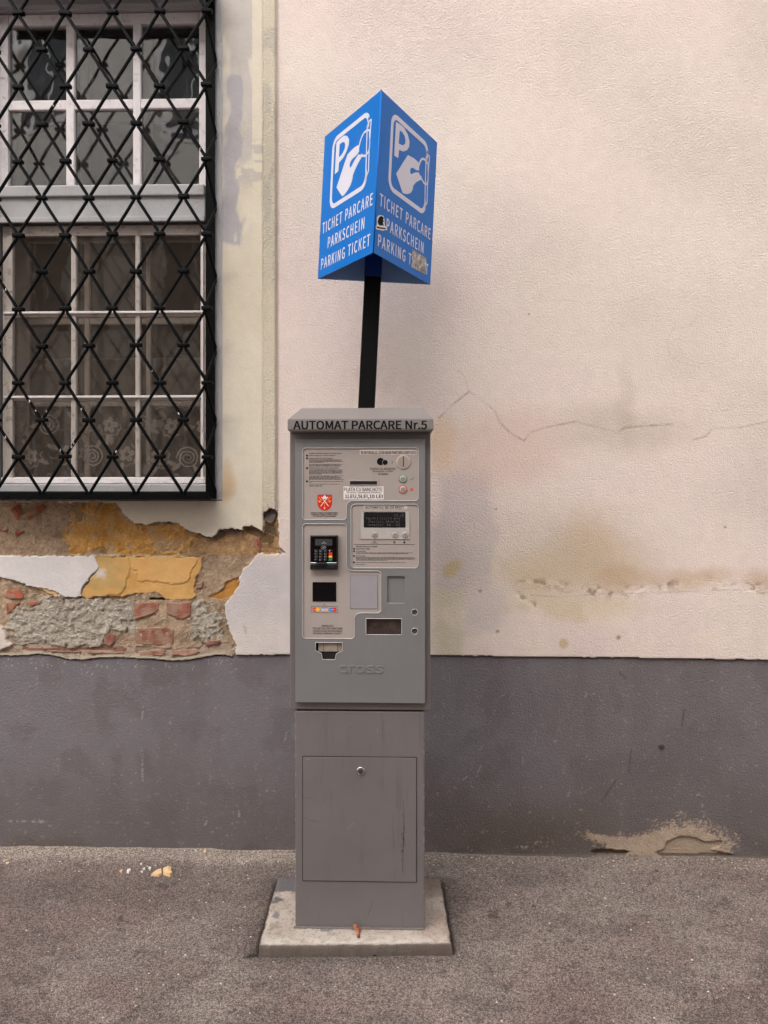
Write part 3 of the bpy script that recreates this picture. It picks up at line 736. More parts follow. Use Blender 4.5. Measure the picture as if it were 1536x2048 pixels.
def glass(name, tint, dust, dustcol, refl=1.0, wav=.0018):
    q = NT(name); q.t.nodes.remove(q.b)
    tr = q.n('ShaderNodeBsdfTransparent'); tr.inputs[0].default_value = tint
    gl = q.n('ShaderNodeBsdfGlossy'); gl.inputs['Roughness'].default_value = .015
    di = q.n('ShaderNodeBsdfDiffuse'); di.inputs[0].default_value = dustcol
    b = q.bump(q.noise(4.5, 2, .4).outputs[0], wav*18, 1.0); q.l(b, gl.inputs['Normal'])
    fr = q.n('ShaderNodeFresnel'); fr.inputs[0].default_value = 1.55; q.l(b, fr.inputs['Normal'])
    f = q.math('MINIMUM', q.math('MULTIPLY', fr.outputs[0], 1.9*refl), 1.0)
    n = q.noise(14, 6, .75); d = q.ramp(n.outputs[0], [(.25, G(dust*.55)), (.75, G(min(1, dust*1.4)))])
    sp = q.noise(420, 2, .5); ds_ = q.ramp(sp.outputs[0], [(.68, G(0)), (.75, G(dust*1.2))]); d = q.math('ADD', d, ds_)
    m1 = q.n('ShaderNodeMixShader'); q.l(d, m1.inputs[0]); q.l(tr.outputs[0], m1.inputs[1]); q.l(di.outputs[0], m1.inputs[2])
    m2 = q.n('ShaderNodeMixShader'); q.l(f, m2.inputs[0]); q.l(m1.outputs[0], m2.inputs[1]); q.l(gl.outputs[0], m2.inputs[2])
    q.l(m2.outputs[0], q.out.inputs[0]); return q.m
M_glassU = glass('old_window_glass', (.93, .94, .93, 1), .03, lin(160, 155, 150), 1.7, .00018)
M_glassL = glass('dusty_window_glass', (.93, .91, .885, 1), .075, lin(140, 122, 108), .3, .0001)
M_glassI = glass('inner_window_glass', (.95, .95, .95, 1), .03, lin(140, 135, 130), .6, .0001)

YF = Y0-.006           # front of the outer box frame
YS = Y0+.045           # front of the sashes
YI = Y0+.185           # inner window
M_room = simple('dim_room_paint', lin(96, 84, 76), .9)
# outer frame: stiles, head, sill, built as one mesh with small bevels
bm = bmesh.new()
fx0, fx1 = wx(-62, Y0, 500), wx(446, Y0, 500)
def X_(p, Y=YS): return wx(p, Y, 600)
def Z_(p, Y=YS): return wz(p, Y, 220)
ftop = Z_(-22, YF); fbot = Z_(1001, YF)
for (a, b) in ((X_(430, YF), fx1-.0015), (fx0+.0015, X_(-46, YF))): box_bm(bm, a, b, YF, Y0+.24, fbot+.001, ftop-.001, .004)
box_bm(bm, X_(-46, YF)-.001, X_(430, YF)+.001, YF+.004, Y0+.24, Z_(8, YF), ftop-.002, .004)     # head
box_bm(bm, X_(-46, YF)-.001, X_(430, YF)+.001, YF+.008, Y0+.24, fbot, Z_(968, YF), .005)    # sill block
box_bm(bm, X_(413), X_(430, YF)-.001, YS-.012, Y0+.24, Z_(966), Z_(8), .003)                # inner jamb
box_bm(bm, X_(-46, YF)+.001, X_(-2), YS-.012, Y0+.24, Z_(966), Z_(8), .003)
window = frombm('window', bm, M_wgrey, house)
# irregular filler of old mortar between frame and plaster
def wb(name, x0, x1, z0, z1, ya, yb, m, bev=.003): return bx(name, X_(x0), X_(x1), ya, yb, Z_(z1), Z_(z0), m, window, bev)
# transom with its mouldings
wb('transom', -2, 413, 376, 444, YS-.022, YS+.06, M_wgrey, .004)
wb('transom_moulding', -2, 413, 376, 398, YS-.036, YS-.0225, M_wgrey, .005)
wb('transom_moulding', -2, 413, 438, 449, YS-.034, YS-.0225, M_wgrey, .004)
# upper sash
def sash(xs, zs, y0, y1, mv, mh, xo, zo, nm='sash_rail', st='sash_stile', lip=None):
    wb(st, xo[0], xs[0][0], zo[0], zo[1], y0, y1, mv); wb(st, xs[-1][1], xo[1], zo[0], zo[1], y0, y1, mv)
    e = .4
    wb(nm, xs[0][0]+e, xs[-1][1]-e, zo[0], zs[0][0], y0+.0015, y1-.001, mh); wb(nm, xs[0][0]+e, xs[-1][1]-e, zs[-1][1], zo[1], y0+.0015, y1-.001, mh)
    for i in range(len(xs)-1): wb('muntin', xs[i][1], xs[i+1][0], zs[0][0]-e, zs[-1][1]+e, y0+.003, y1-.004, mv, .0045)
    for j in range(len(zs)-1):
        for i in range(len(xs)): wb('muntin', xs[i][0]-e, xs[i][1]+e, zs[j][1], zs[j+1][0], y0+.005, y1-.006, mh, .0045)
def panes(xs, zs, y, m):
    for i, (a, b) in enumerate(xs):
        for j, (c, d) in enumerate(zs):
            o = wb('pane', a-2, b+2, c-2, d+2, y, y+.003, m, 0)
            # each old pane sits a hair out of plane, so its reflections break at the bars
            cx = sum((v.co for v in o.data.vertices), Vector())/8
            rot = Matrix.Translation(cx) @ Euler((random.uniform(-.006, .006), 0, random.uniform(-.007, .007))).to_matrix().to_4x4() @ Matrix.Translation(-cx)
            o.data.transform(rot)
UX = [(16, 131), (148, 265), (281, 398)]; UZ = [(48, 197), (217, 369)]
sash(UX, UZ, YS, YS+.035, M_wwhite, M_wwhite, (-2, 412), (26, 375.5)); panes(UX, UZ, YS+.018, M_glassU)
wb('head_moulding', -2, 413, 10, 25, YS-.02, YS+.02, M_wgrey, .004)
LX = [(24, 140), (151, 269), (279, 400)]; LZ = [(470, 621), (633, 790), (801, 954)]
sash(LX, LZ, YS+.004, YS+.038, M_wold, M_wold, (4, 413), (449.5, 966)); panes(LX, LZ, YS+.022, M_glassL)
for z in (624.5, 793.5): wb('glazing_bar', 8, 404, z-2.2, z+2.2, YS-.004, YS+.0055, M_wwhite, .0015)
wb('weather_bar', 4, 412, 955, 967, YS-.012, YS+.003, M_wwhite, .003)
wb('side_bead', 403, 407, 452, 955, YS-.004, YS+.0035, M_wwhite, .001)
# inner windows
IX = UX; Izu = [(30, 190), (212, 372)]
sash(IX, Izu, YI, YI+.035, M_winner, M_winner, (-14, 420), (0, 392)); panes(IX, Izu, YI+.018, M_glassI)
sash(LX, [(462, 612), (634, 786), (806, 960)], YI, YI+.035, M_winner, M_winner, (-14, 424), (436, 985)); panes(LX, [(462, 612), (634, 786), (806, 960)], YI+.018, M_glassI)
wb('inner_transom', -14, 424, 392.5, 435.5, YI-.004, YI+.05, M_winner)
# dim room behind
rx0, rx1, rz0, rz1 = -3.2, 1.0, .3, 4.2
def slab_(name, *a): return bx(name, *a, M_room, house)
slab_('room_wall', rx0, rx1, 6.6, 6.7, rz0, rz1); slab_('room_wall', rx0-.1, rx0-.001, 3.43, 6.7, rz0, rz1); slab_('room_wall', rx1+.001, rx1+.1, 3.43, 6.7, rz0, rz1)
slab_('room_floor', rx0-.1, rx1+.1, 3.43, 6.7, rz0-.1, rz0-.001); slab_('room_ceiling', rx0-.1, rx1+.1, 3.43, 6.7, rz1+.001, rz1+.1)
# masonry around the opening, seen edge-on only
M_masonry = simple('inner_masonry', lin(150, 140, 130), .95)
bx('masonry', rx0-.1, fx0, Y0+.06, 3.428, -.3, 8.9, M_masonry, house); bx('masonry', fx1, 7, Y0+.08, 3.428, -.3, 8.9, M_masonry, house)
bx('masonry', fx0+.001, fx1-.001, Y0+.08, 3.428, -.3, fbot-.002, M_masonry, house); bx('masonry', fx0+.001, fx1-.001, Y0+.08, 3.428, ftop+.002, 8.9, M_masonry, house)
# lamp shelf / cupboard silhouette in the room
bx('wardrobe', -1.15, -.75, 5.6, 6.1, .31, 2.6, simple('dark_wood', lin(70, 50, 42), .5), house, .01)

# ------------------------------------------------------------------ curtains (hang inside)
def cloth(name, x0, x1, z0, z1, y, m, lace, step=.0035):
    xs = np.arange(x0, x1, step); zs = np.arange(z0, z1, step); X, Z = np.meshgrid(xs, zs, indexing='ij')
    yy = y + .007*np.sin(X*42+1.5*np.sin(Z*5)) + .004*np.sin(X*97+2)
    al = np.zeros(X.shape)
    if lace:
        P = .21; r0 = np.random.RandomState(8)
        for gx_ in np.arange(x0-.1, x1+.15, .135):
            for k in range(4):
                gz = z0+.06+.13*k; cx = gx_+(.06 if k % 2 else 0)+r0.uniform(-.012, .012); cz = gz+r0.uniform(-.012, .012)
                dx, dz = X-cx, Z-cz; r = np.hypot(dx, dz); th = np.arctan2(dz, dx)+r0.rand()*2
                if (k+int(round(gx_*8))) % 3 != 2:
                    pet = .036*(.55+.45*np.abs(np.cos(2.5*th))); al = np.maximum(al, (r < pet)*.95*(1-.6*(r < .009))-(np.abs(np.sin(2.5*th)) < .10)*.4*(r < pet))
                    al = np.maximum(al, (np.abs(r-.047-.004*np.sin(th*9)) < .0035)*(np.sin(th*1.0+k) > -.1)*.8)
                else:
                    for s in (.010, .024, .040): al = np.maximum(al, (np.abs(r-s-.002*th) < .0036)*.95)
                # leaves
                for t0 in (r0.rand()*6, r0.rand()*6):
                    lx, lz = cx+.062*math.cos(t0), cz+.062*math.sin(t0); u = (X-lx)*math.cos(t0)+(Z-lz)*math.sin(t0); v_ = -(X-lx)*math.sin(t0)+(Z-lz)*math.cos(t0)
                    al = np.maximum(al, ((u/.024)**2+(v_/.010)**2 < 1)*.85)
                w_ = np.abs(dz-.022*np.sin(dx*48+k)) < .0020; al = np.maximum(al, w_*(np.abs(dx) < .07)*.7)
        net = np.abs(fbm(X*110, Z*110, 501, 2)-.5) < .04
        al = np.maximum(al, net*.35); al = np.maximum(al, .08)
        al = al*.68
        top = (z1-Z) < .012; al = np.where(top, .5, al)
    else:
        al[:] = .55+.1*np.sin(X*60+4*fbm(X*5, Z*5, 3, 2)); al = np.where((z1-Z) < .01, .75, al)
    nx, nz = X.shape; idx = np.arange(nx*nz).reshape(nx, nz); f = np.stack([idx[:-1, :-1], idx[1:, :-1], idx[1:, 1:], idx[:-1, 1:]], -1).reshape(-1, 4)
    me = bpy.data.meshes.new(name); V = np.stack([X, yy, Z], -1).reshape(-1, 3)
    me.vertices.add(len(V)); me.vertices.foreach_set('co', V.ravel()); me.loops.add(len(f)*4); me.loops.foreach_set('vertex_index', f.ravel().astype(np.int32))
    me.polygons.add(len(f)); me.polygons.foreach_set('loop_start', np.arange(len(f), dtype=np.int32)*4); me.polygons.foreach_set('use_smooth', np.ones(len(f), bool)); me.update(calc_edges=True)
    a = me.attributes.new('lace', 'FLOAT', 'POINT'); a.data.foreach_set('value', al.ravel().astype(np.float32))
    return finish(name, me, m, None)
q = NT('lace_fabric'); q.t.nodes.remove(q.b); at = q.n('ShaderNodeAttribute', attribute_name='lace')
tr = q.n('ShaderNodeBsdfTransparent'); di = q.n('ShaderNodeBsdfDiffuse'); di.inputs[0].default_value = lin(228, 222, 216); tl = q.n('ShaderNodeBsdfTranslucent'); tl.inputs[0].default_value = lin(190, 184, 176)
ma = q.n('ShaderNodeMixShader'); ma.inputs[0].default_value = .15; q.l(di.outputs[0], ma.inputs[1]); q.l(tl.outputs[0], ma.inputs[2])
mb = q.n('ShaderNodeMixShader'); q.l(at.outputs['Fac'], mb.inputs[0]); q.l(tr.outputs[0], mb.inputs[1]); q.l(ma.outputs[0], mb.inputs[2]); q.l(mb.outputs[0], q.out.inputs[0])
M_lace = q.m
YC = YS+.060
o = cloth('lace_curtain', X_(22, YC), X_(420, YC), Z_(1000, YC), Z_(800, YC), YC, M_lace, True); tag(o, 'white lace half curtain with flowers and scrolls behind the lowest panes', 'curtain')
o = cloth('sheer_curtain', X_(20, YI+.07), X_(430, YI+.07), Z_(985, YI+.07), Z_(716, YI+.07), YI+.07, M_lace, False, .006); tag(o, 'plain sheer grey curtain strung across middle of lower window, above the lace', 'curtain')

# ------------------------------------------------------------------ wrought iron grille
YG = Y0-.125
grille = thing('window_grille', 'black wrought iron diamond lattice grille caging the old window', 'grille', (wx(205, Y0, 600), Y0-.01, wz(1000, Y0, 205)))
gx0 = wx(-57, YG, 500); gx9 = wx(414.5, YG, 500); dxg = (gx9-gx0)/10
zA0 = wz(914, YG, 200); zAt = wz(25, YG, 200); dzg = (zAt-zA0)/6
colx = [gx0+dxg*i for i in range(11)]
zbot = zA0-.5*dzg
def node_z(par, k): return zbot + dzg*(k + (.5 if par else 0))    # par 1: columns at px 36,130..; 0: the others
NR = 7
def zig(name, xa, xb, ya, yb, pa, pb, r=.0066):
    """a bar that swings between column a and column b, touching the collars"""
    P = []
    zs = sorted([(node_z(pa, k), 0) for k in range(0, NR+1)] + [(node_z(pb, k), 1) for k in range(0, NR+1)])
    for z, s in zs:
        if z > zAt+dzg*.75: continue
        x, y, o_ = (xa, ya, xb-xa) if s == 0 else (xb, yb, xa-xb)
        sg = 1 if o_ > 0 else (-1 if o_ < 0 else 0)
        xx = x + sg*.0062; yy = y - (.0 if ya == yb else 0)
        jx, jz = random.uniform(-.0012, .0012), random.uniform(-.002, .002)
        h = .013
        if z > zbot+.01: P.append((xx+sg*.002+jx, yy, z-h+jz))
        P.append((xx+jx, yy, z+jz)); P.append((xx+sg*.002+jx, yy, z+h+jz))
    out = []
    for i in range(len(P)):
        out.append(P[i])
    return tube(name, out, r, M_iron, grille, 8)
for i in range(10):
    pa, pb = (i+1) % 2, i % 2
    zig('bar', colx[i], colx[i+1], YG, YG, pa, pb)
# side returns run back to the wall frame
xR = wx(428, Y0-.012, 500); xLft = wx(-54, Y0-.012, 500)
zig('return_bar', colx[10], xR-.001, YG, Y0-.016, 1, 0, .0068); zig('return_bar', colx[0], xLft+.001, YG, Y0-.016, 1, 0, .0068)
# collars
bm = bmesh.new(); box_bm(bm, -.0225, .0225, -.0115, .0115, -.0082, .0082, .0038, 2)
for v in bm.verts: v.co.x *= 1
cme = bpy.data.meshes.new('collar'); bm.to_mesh(cme); bm.free(); cme.materials.append(M_iron)
gorg = Vector(grille['_org'])
for i, x in enumerate(colx):
    par = (i+1) % 2
    for k in range(0, NR):
        z = node_z(par, k)
        if z < zbot+.03 or z > zAt+dzg*.7: continue
        o = bpy.data.objects.new('collar', cme); o.location = Vector((x+random.uniform(-.001, .001), YG, z+random.uniform(-.002, .002)))-gorg
        o.rotation_euler = (random.uniform(-.05, .05), random.uniform(-.06, .06), random.uniform(-.15, .15)); o.scale = (random.uniform(.92, 1.08), 1, random.uniform(.85, 1.1)); link(o, grille)
ztop = zAt+dzg*.42
# flat frame: bottom rail out at the lattice, uprights against the wall frame
gb = lambda n, *a, **k: bx(n, *a, M_iron, grille, k.get('bev', .0015))
gb('bottom_rail', colx[0]-.012, colx[10]+.006, YG-.004, YG+.004, zbot-.022, zbot+.006)
gb('top_rail', colx[0]-.012, colx[10]+.006, YG-.004, YG+.004, ztop-.01, ztop+.03)
gb('side_plate', wx(411.5, Y0-.02, 500), xR+.004, Y0-.024, Y0-.0075, zbot-.022, ztop+.03); gb('side_plate', xLft-.004, colx[0]-.012, Y0-.024, Y0-.0075, zbot-.022, ztop+.03)
gb('bottom_plate', colx[0]-.010, colx[10]+.010, YG+.0045, Y0-.0075, zbot-.022, zbot-.016)
gb('back_rail', colx[0]-.010, colx[10]+.010, Y0-.022, Y0-.0075, zbot-.0155, zbot+.010)
gb('top_plate', colx[0]-.010, colx[10]+.010, YG+.0045, Y0-.0075, ztop+.022, ztop+.030)
gb('corner_strap', colx[10]-.001, xR, YG+.0045, Y0-.0245, zbot-.0225, zbot-.010); gb('corner_strap', colx[0]-.014, colx[0]-.002, YG+.0045, Y0-.0245, zbot-.0225, zbot-.010)
# rivets on the bottom rail
for pxx in (15, 60, 100, 145, 195, 240, 285, 330, 380):
    c0 = W(pxx, 996, YG-.004); plan('rivet', [circ(c0.x, zbot-.010, .004, 10)], FY(YG-.0065), .004, .001, M_iron, grille)
# small dabs of old white paint on the iron
M_dab = simple('white_paint_dab', lin(214, 206, 198), .6)
for (a, b) in ((12,580),(58,803),(70,822),(155,818),(297,742),(345,826),(15,875),(112,900),(150,886),(228,902),(128,912),(100,823),(141,893),(390,297),(115,210)):
    # slide the dab onto the nearest bar line
    c0 = W(a, b, YG-.0068); n = 7; L = [(c0.x+random.uniform(.7, 1.3)*.0035*math.cos(6.28*k/n), c0.z+random.uniform(.7, 1.3)*.006*math.sin(6.28*k/n)) for k in range(n)]
    best = None
    for i in range(10):
        xa, xb = colx[i], colx[i+1]; ph = ((c0.z-zbot)/dzg) % 1.0
        u = ph*2 if ph < .5 else 2-2*ph      # 0 at parity-0 node, 1 at parity-1 node
        if i % 2 == 1: xx = xa+(xb-xa)*u
        else: xx = xb+(xa-xb)*u
        if best is None or abs(xx-c0.x) < abs(best-c0.x): best = xx
    L = [(p[0]+best-c0.x, p[1]) for p in L]
    plan('paint_dab', [L], FY(YG-.0060), .0022, .0006, M_dab, grille)
# ================================================================== CONCRETE SLAB
zt = .030
XL = np.concatenate([np.linspace(-.010, .02, 24, endpoint=False), np.linspace(.02, .98, 150), np.linspace(.98, 1.010, 25)[1:]]); YLn = np.concatenate([np.linspace(-.014, .03, 26, endpoint=False), np.linspace(.03, .97, 100), np.linspace(.97, 1.014, 26)[1:]])
U, Vv = np.meshgrid(XL, YLn, indexing='ij')
A, B_, C_, D_ = [np.array((p[0], p[1])) for p in SLAB]
P = (A*(1-U[..., None])+B_*U[..., None])*(1-Vv[..., None]) + (D_*(1-U[..., None])+C_*U[..., None])*Vv[..., None]
Xg, Yg = P[..., 0], P[..., 1]
Uc = np.clip(U, 0, 1); 
d = np.minimum(np.minimum(U, 1-U)*.63, np.minimum(Vv, 1-Vv)*.43)
rag = .015*(fbm(Xg*30, Yg*30, 601, 4)-.45); dd = d + rag*.7
Zs = -.02 + (zt+.02)*sst(-.004, .002, dd)**.6 - .004*(1-sst(.002, .018, dd)) + .0012*(fbm(Xg*30, Yg*30, 602, 4)-.5) 
nA = fbm(Xg*12, Yg*12, 603, 4); nB = fbm(Xg*60, Yg*60, 604, 3); nC = fbm(Xg*220, Yg*220, 605, 2)
C = np.empty(Xg.shape+(3,)); C[:] = (196, 180, 166)
mixc((214, 202, 188), sst(.45, .6, nA)*.6); mixc((176, 150, 138), sst(.5, .62, fbm(Xg*6, Yg*6, 606, 3))*.5)
mixc((132, 118, 108), sst(.70, .76, nC)*.6); mixc((150, 136, 124), sst(.62, .72, nB)*.5)
mixc((104, 92, 84), (1-sst(-.001, .004+.006*nA, dd))*.85)
mixc((226, 216, 204), sst(.16, .04, Vv)*sst(.004, .012, dd)*sst(.35, .55, nB)*.7)
# back right corner grimy, back left corner keeps its grey paint
mixc((120, 106, 94), sst(.55, .95, Vv)*(U > .5)*(.4+.5*nA))
pp = sst(.44, .50, fbm(Xg*26, Yg*26, 607, 4) + .32*np.clip(1-np.hypot((U-.03)/.2, (Vv-1.0)/.28), -1, 1))*(U < .3)*(Vv > .5)
mixc((116, 110, 114), pp*.95)
for (a, b, rx, ry) in ((.05,.40,.02,.05),(.34,.20,.035,.03)):
    mixc((132, 128, 136), (1-sst(.8, 1.1, np.hypot((U-a+.03*(nB-.5))/rx, (Vv-b+.04*(nA-.5))/ry)))*.8)
M_conc = wall_material('worn_concrete', 260, .0035, pits=1.0)
nx, nz = Xg.shape; idx = np.arange(nx*nz).reshape(nx, nz); f = np.stack([idx[:-1, :-1], idx[1:, :-1], idx[1:, 1:], idx[:-1, 1:]], -1).reshape(-1, 4)
slab = thing('concrete_base', 'worn pale concrete slab under the parking machine with flaked grey paint', 'slab', (float((A[0]+B_[0])/2), float(A[1]+.2), 0))
me = bpy.data.meshes.new('slab'); V = np.stack([Xg, Yg, Zs], -1).reshape(-1, 3)
me.vertices.add(len(V)); me.vertices.foreach_set('co', V.ravel()); me.loops.add(len(f)*4); me.loops.foreach_set('vertex_index', f.ravel().astype(np.int32))
me.polygons.add(len(f)); me.polygons.foreach_set('loop_start', np.arange(len(f), dtype=np.int32)*4); me.polygons.foreach_set('use_smooth', np.ones(len(f), bool)); me.update(calc_edges=True)
ca = me.attributes.new('col', 'FLOAT_COLOR', 'POINT'); cc = (s2l(np.clip(C, 0, 255))*.98).reshape(-1, 3); ca.data.foreach_set('color', np.concatenate([cc, np.ones((len(cc), 1))], 1).ravel().astype(np.float32))
ba = me.attributes.new('bmp', 'FLOAT', 'POINT'); ba.data.foreach_set('value', np.ones(len(cc), np.float32)); ba = me.attributes.new('crk', 'FLOAT', 'POINT'); ba.data.foreach_set('value', np.full(len(cc), .05, np.float32))
finish('slab_top', me, M_conc, slab)

# ================================================================== PARKING MACHINE
def painted(name, c, rough, var=.05, scr=.25, streak=0.25, bumpd=.0002):
    q = NT(name); n = q.noise(5, 5, .6); v = q.ramp(n.outputs[0], [(.3, G(1-var)), (.7, G(1+var))]); col = q.mix(1, c, v, 'MULTIPLY')
    mp = q.n('ShaderNodeMapping'); mp.inputs['Scale'].default_value = (1, 1, .09); q.l(q.co(), mp.inputs[0])
    s = q.noise(38, 5, .7, mp.outputs[0]); fs_ = q.ramp(s.outputs[0], [(.56, G(0)), (.74, G(streak))]); col = q.mix(fs_, col, q.mix(1, col, lin(150, 140, 132), 'MULTIPLY'))
    m2 = q.n('ShaderNodeMapping'); m2.inputs['Rotation'].default_value = (0, .6, 0); m2.inputs['Scale'].default_value = (1, 1, .04); q.l(q.co(), m2.inputs[0])
    t = q.noise(140, 3, .6, m2.outputs[0]); ft = q.ramp(t.outputs[0], [(.74, G(0)), (.78, G(scr))]); col = q.mix(ft, col, lin(176, 168, 164))
    sp = q.noise(260, 2, .5); fp = q.ramp(sp.outputs[0], [(.76, G(0)), (.79, G(.6))]); col = q.mix(fp, col, lin(60, 54, 50))
    q.l(col, q.b.inputs['Base Color']); rr = q.ramp(n.outputs[0], [(.3, G(rough-.06)), (.7, G(rough+.08))]); q.l(rr, q.b.inputs['Roughness'])
    q.l(q.bump(q.noise(500, 2, .5).outputs[0], bumpd), q.b.inputs['Normal']); return q.m
M_body = painted('brown_grey_powder_coat', lin(107, 99, 96), .48)
M_ped = painted('pedestal_grey_paint', lin(110, 103, 102), .5, .06, .3, .35)
M_door = painted('silver_grey_door_paint', lin(117, 115, 114), .42, .05, .12, .12)
M_panel = painted('pale_brushed_panel', lin(162, 150, 143), .38, .05, .15, .12)
M_cap = painted('cap_grey_paint', lin(124, 117, 114), .45, .04, .1, .2)
M_plate = simple('blanking_plate', lin(150, 143, 147), .5, 0, .05, 20, dirt=.2)
M_black = simple('black_plastic', lin(16, 16, 18), .25, 0, .2, 20)
M_void = simple('dark_cavity', lin(20, 17, 16), .85)  # near-black colour stands in for the shade inside shallow slots and gaps
M_silver = simple('satin_steel', lin(184, 177, 172), .32, .15, .08, 30, .0001, 400)
M_chrome = simple('bright_steel', lin(205, 205, 210), .15, 1.0)
M_ink = simple('black_print', lin(14, 12, 12), .8, spec=.2)
M_ink2 = simple('soft_print', lin(28, 24, 23), .8, spec=.2)
M_white = simple('white_sticker', lin(224, 214, 208), .5, 0, .03)
M_clear = simple('tape_sticker', lin(200, 187, 178), .3, 0, .03)
M_green = simple('green_print', lin(30, 130, 78), .45); M_red = simple('red_print', lin(205, 28, 24), .45); M_yel = simple('yellow_print', lin(240, 176, 24), .45)
M_btn = simple('push_button_metal', lin(168, 156, 146), .35, .5)
M_keyr = simple('red_key', lin(215, 50, 22), .4); M_keyg = simple('green_key', lin(20, 130, 84), .4)
M_glow = simple('grey_lcd', lin(58, 60, 62), .2); M_lcdtxt = simple('lcd_characters', lin(112, 104, 108), .5); M_whtxt = simple('white_print', lin(200, 198, 196), .6)
M_blue2 = simple('blue_print', lin(26, 120, 200), .45); M_gold = simple('gold_print', lin(238, 160, 60), .45); M_grayp = simple('silver_print', lin(150, 152, 160), .45)

YB = 2.60; YD = 2.584
bX0, bX1 = wx(579.5, YB), wx(861, YB)
bZ0, bZ1 = wz(1420, YB), wz(858, YB)
mach = thing('parking_machine', 'tall grey parking ticket machine on a pedestal beneath the blue sign', 'ticket machine', ((bX0+bX1)/2, 2.72, zt-.002))
MX = lambda p: wx(p, YD); MZ = lambda p: wz(p, YD)
cab = bx('cabinet', bX0, bX1, YB, 2.835, bZ0, bZ1, M_body, mach, .004, 3)
# cap: fascia, lip and hipped top
YC0 = 2.548
cx0, cx1 = wx(575, YC0), wx(867, YC0); cz0 = wz(861, YC0); cz1 = wz(838.5, YC0); ctz = wz(816, 2.66)
tx0, tx1 = wx(603, 2.66), wx(845, 2.66)
bm = bmesh.new()
def ring(x0, x1, y0, y1, z): return [bm.verts.new(v) for v in ((x0, y0, z), (x1, y0, z), (x1, y1, z), (x0, y1, z))]
r0 = ring(cx0+.005, cx1-.005, YC0+.006, 2.848, cz0-.003); r1 = ring(cx0, cx1, YC0, 2.85, cz0+.003); r2 = ring(cx0, cx1, YC0, 2.85, cz1); r3 = ring(tx0, tx1, 2.66, 2.849, ctz)
for a, b in ((r0, r1), (r1, r2), (r2, r3)):
    for k in range(4): bm.faces.new((a[k], a[(k+1) % 4], b[(k+1) % 4], b[k]))
bm.faces.new(r0[::-1]); bm.faces.new(r3)
bmesh.ops.bevel(bm, geom=[e for e in bm.edges], offset=.0022, segments=2, affect='EDGES')
capo = frombm('cap', bm, M_cap, mach)
CX = lambda p: wx(p, YC0); CZ = lambda p: wz(p, YC0)
text('lettering', 'AUTOMAT PARCARE Nr.5', FY(YC0), CX(587), CX(853.5), CZ(858.3), CZ(841.6), M_ink, capo, bold=.035, depth=.0006)

# door plate with every opening cut through it
dx0, dx1, dz0, dz1 = MX(590.5), MX(850.5), MZ(1406), MZ(878)
PA = [(605,896),(837,896),(837,1001.5),(693,1001.5),(693,1039.5),(605,1039.5)]
PB = [(702,1008.5),(837,1008.5),(837,1136),(702,1136)]
PC = [(605,1048),(693,1048),(693,1142),(762,1142),(762,1226),(709,1226),(709,1277.5),(605,1277.5)]
def mm(L): return [(MX(a), MZ(b)) for a, b in L]
s = 1.676e-3
OA = rnd(mm(PA), [.012, .012, .012, .020, .012, .012]); OB = rnd(mm(PB), .014); OC = rnd(mm(PC), [.012, .012, .020, .012, .012, .020, .012, .012])
OR = rnd(mm([(774.6,1152.5),(809.6,1152.5),(809.6,1206),(774.6,1206)]), .004)
OW = rnd(mm([(732,1237),(803.5,1237),(803.5,1269.5),(732,1269.5)]), .002)
TS = rnd(mm([(631,1285.4),(685,1285.4),(685,1302),(672.5,1308),(670,1320),(645,1320),(643,1308),(631,1302)]), [.002,.002,.002,.004,.003,.003,.004,.002])
h1 = circ(MX(829.4), MZ(1224), 5.6*s, 20); h2 = circ(MX(829.4), MZ(1262), 5.6*s, 20)
door = plan('door', [rnd(rect(dx0, dx1, dz0, dz1), .004), OA, OB, OC, OR, OW, TS, h1, h2], FY(YD), .0135, .0016, M_door, mach, 2)
# bright raised beads round the recesses
def bead(L, w_=.0022, y=YD, m=M_panel): return plan('bead', stroke(L, w_, True), FY(y-.0012), .0024, .0009, m, door)
for L in (OA, OB, OC): bead(L, .0026, m=M_silver)
bead(OW, .0024, m=M_silver); bead(TS, .0022, m=M_silver)
for c_ in ((829.4,1224),(829.4,1262)): bead(circ(MX(c_[0]), MZ(c_[1]), 6.3*s, 20), .0022, m=M_silver)
YPn = YD+.0030
def inset(L, k=.0016):
    return L
pa = plan('panel', [OA], FY(YPn), .004, .0, M_panel, mach); pb = plan('panel', [OB], FY(YPn), .004, .0, M_panel, mach); pc = plan('panel', [OC], FY(YPn), .004, .0, M_panel, mach)
plan('recess_plate', [OR], FY(YD+.007), .003, 0, M_door, mach)
tray = plan('coin_tray', [OW], FY(YD+.0115), .002, 0, simple('brown_tray', lin(78, 64, 60), .35, .4, .5, 60, dirt=.3), mach)
ticket = plan('ticket_chute', [TS], FY(YD+.0120), .0015, 0, M_void, mach)
for (a, b) in ((636,645.5),(646.5,674),(675,684)): bx('chute_flap', MX(a), MX(b), YD+.008, YD+.0103, MZ(1304.5), MZ(1287), simple('beige_flap', lin(150, 136, 124), .5, 0, .2, 60, dirt=.4), ticket, .0006)
for c_ in ((829.4,1224),(829.4,1262)):
    plan('lock_barrel', [circ(MX(c_[0]), MZ(c_[1]), 5.0*s, 20)], FY(YD+.0065), .006, .001, simple('lock_grey', lin(112, 112, 108), .4, .5), mach)
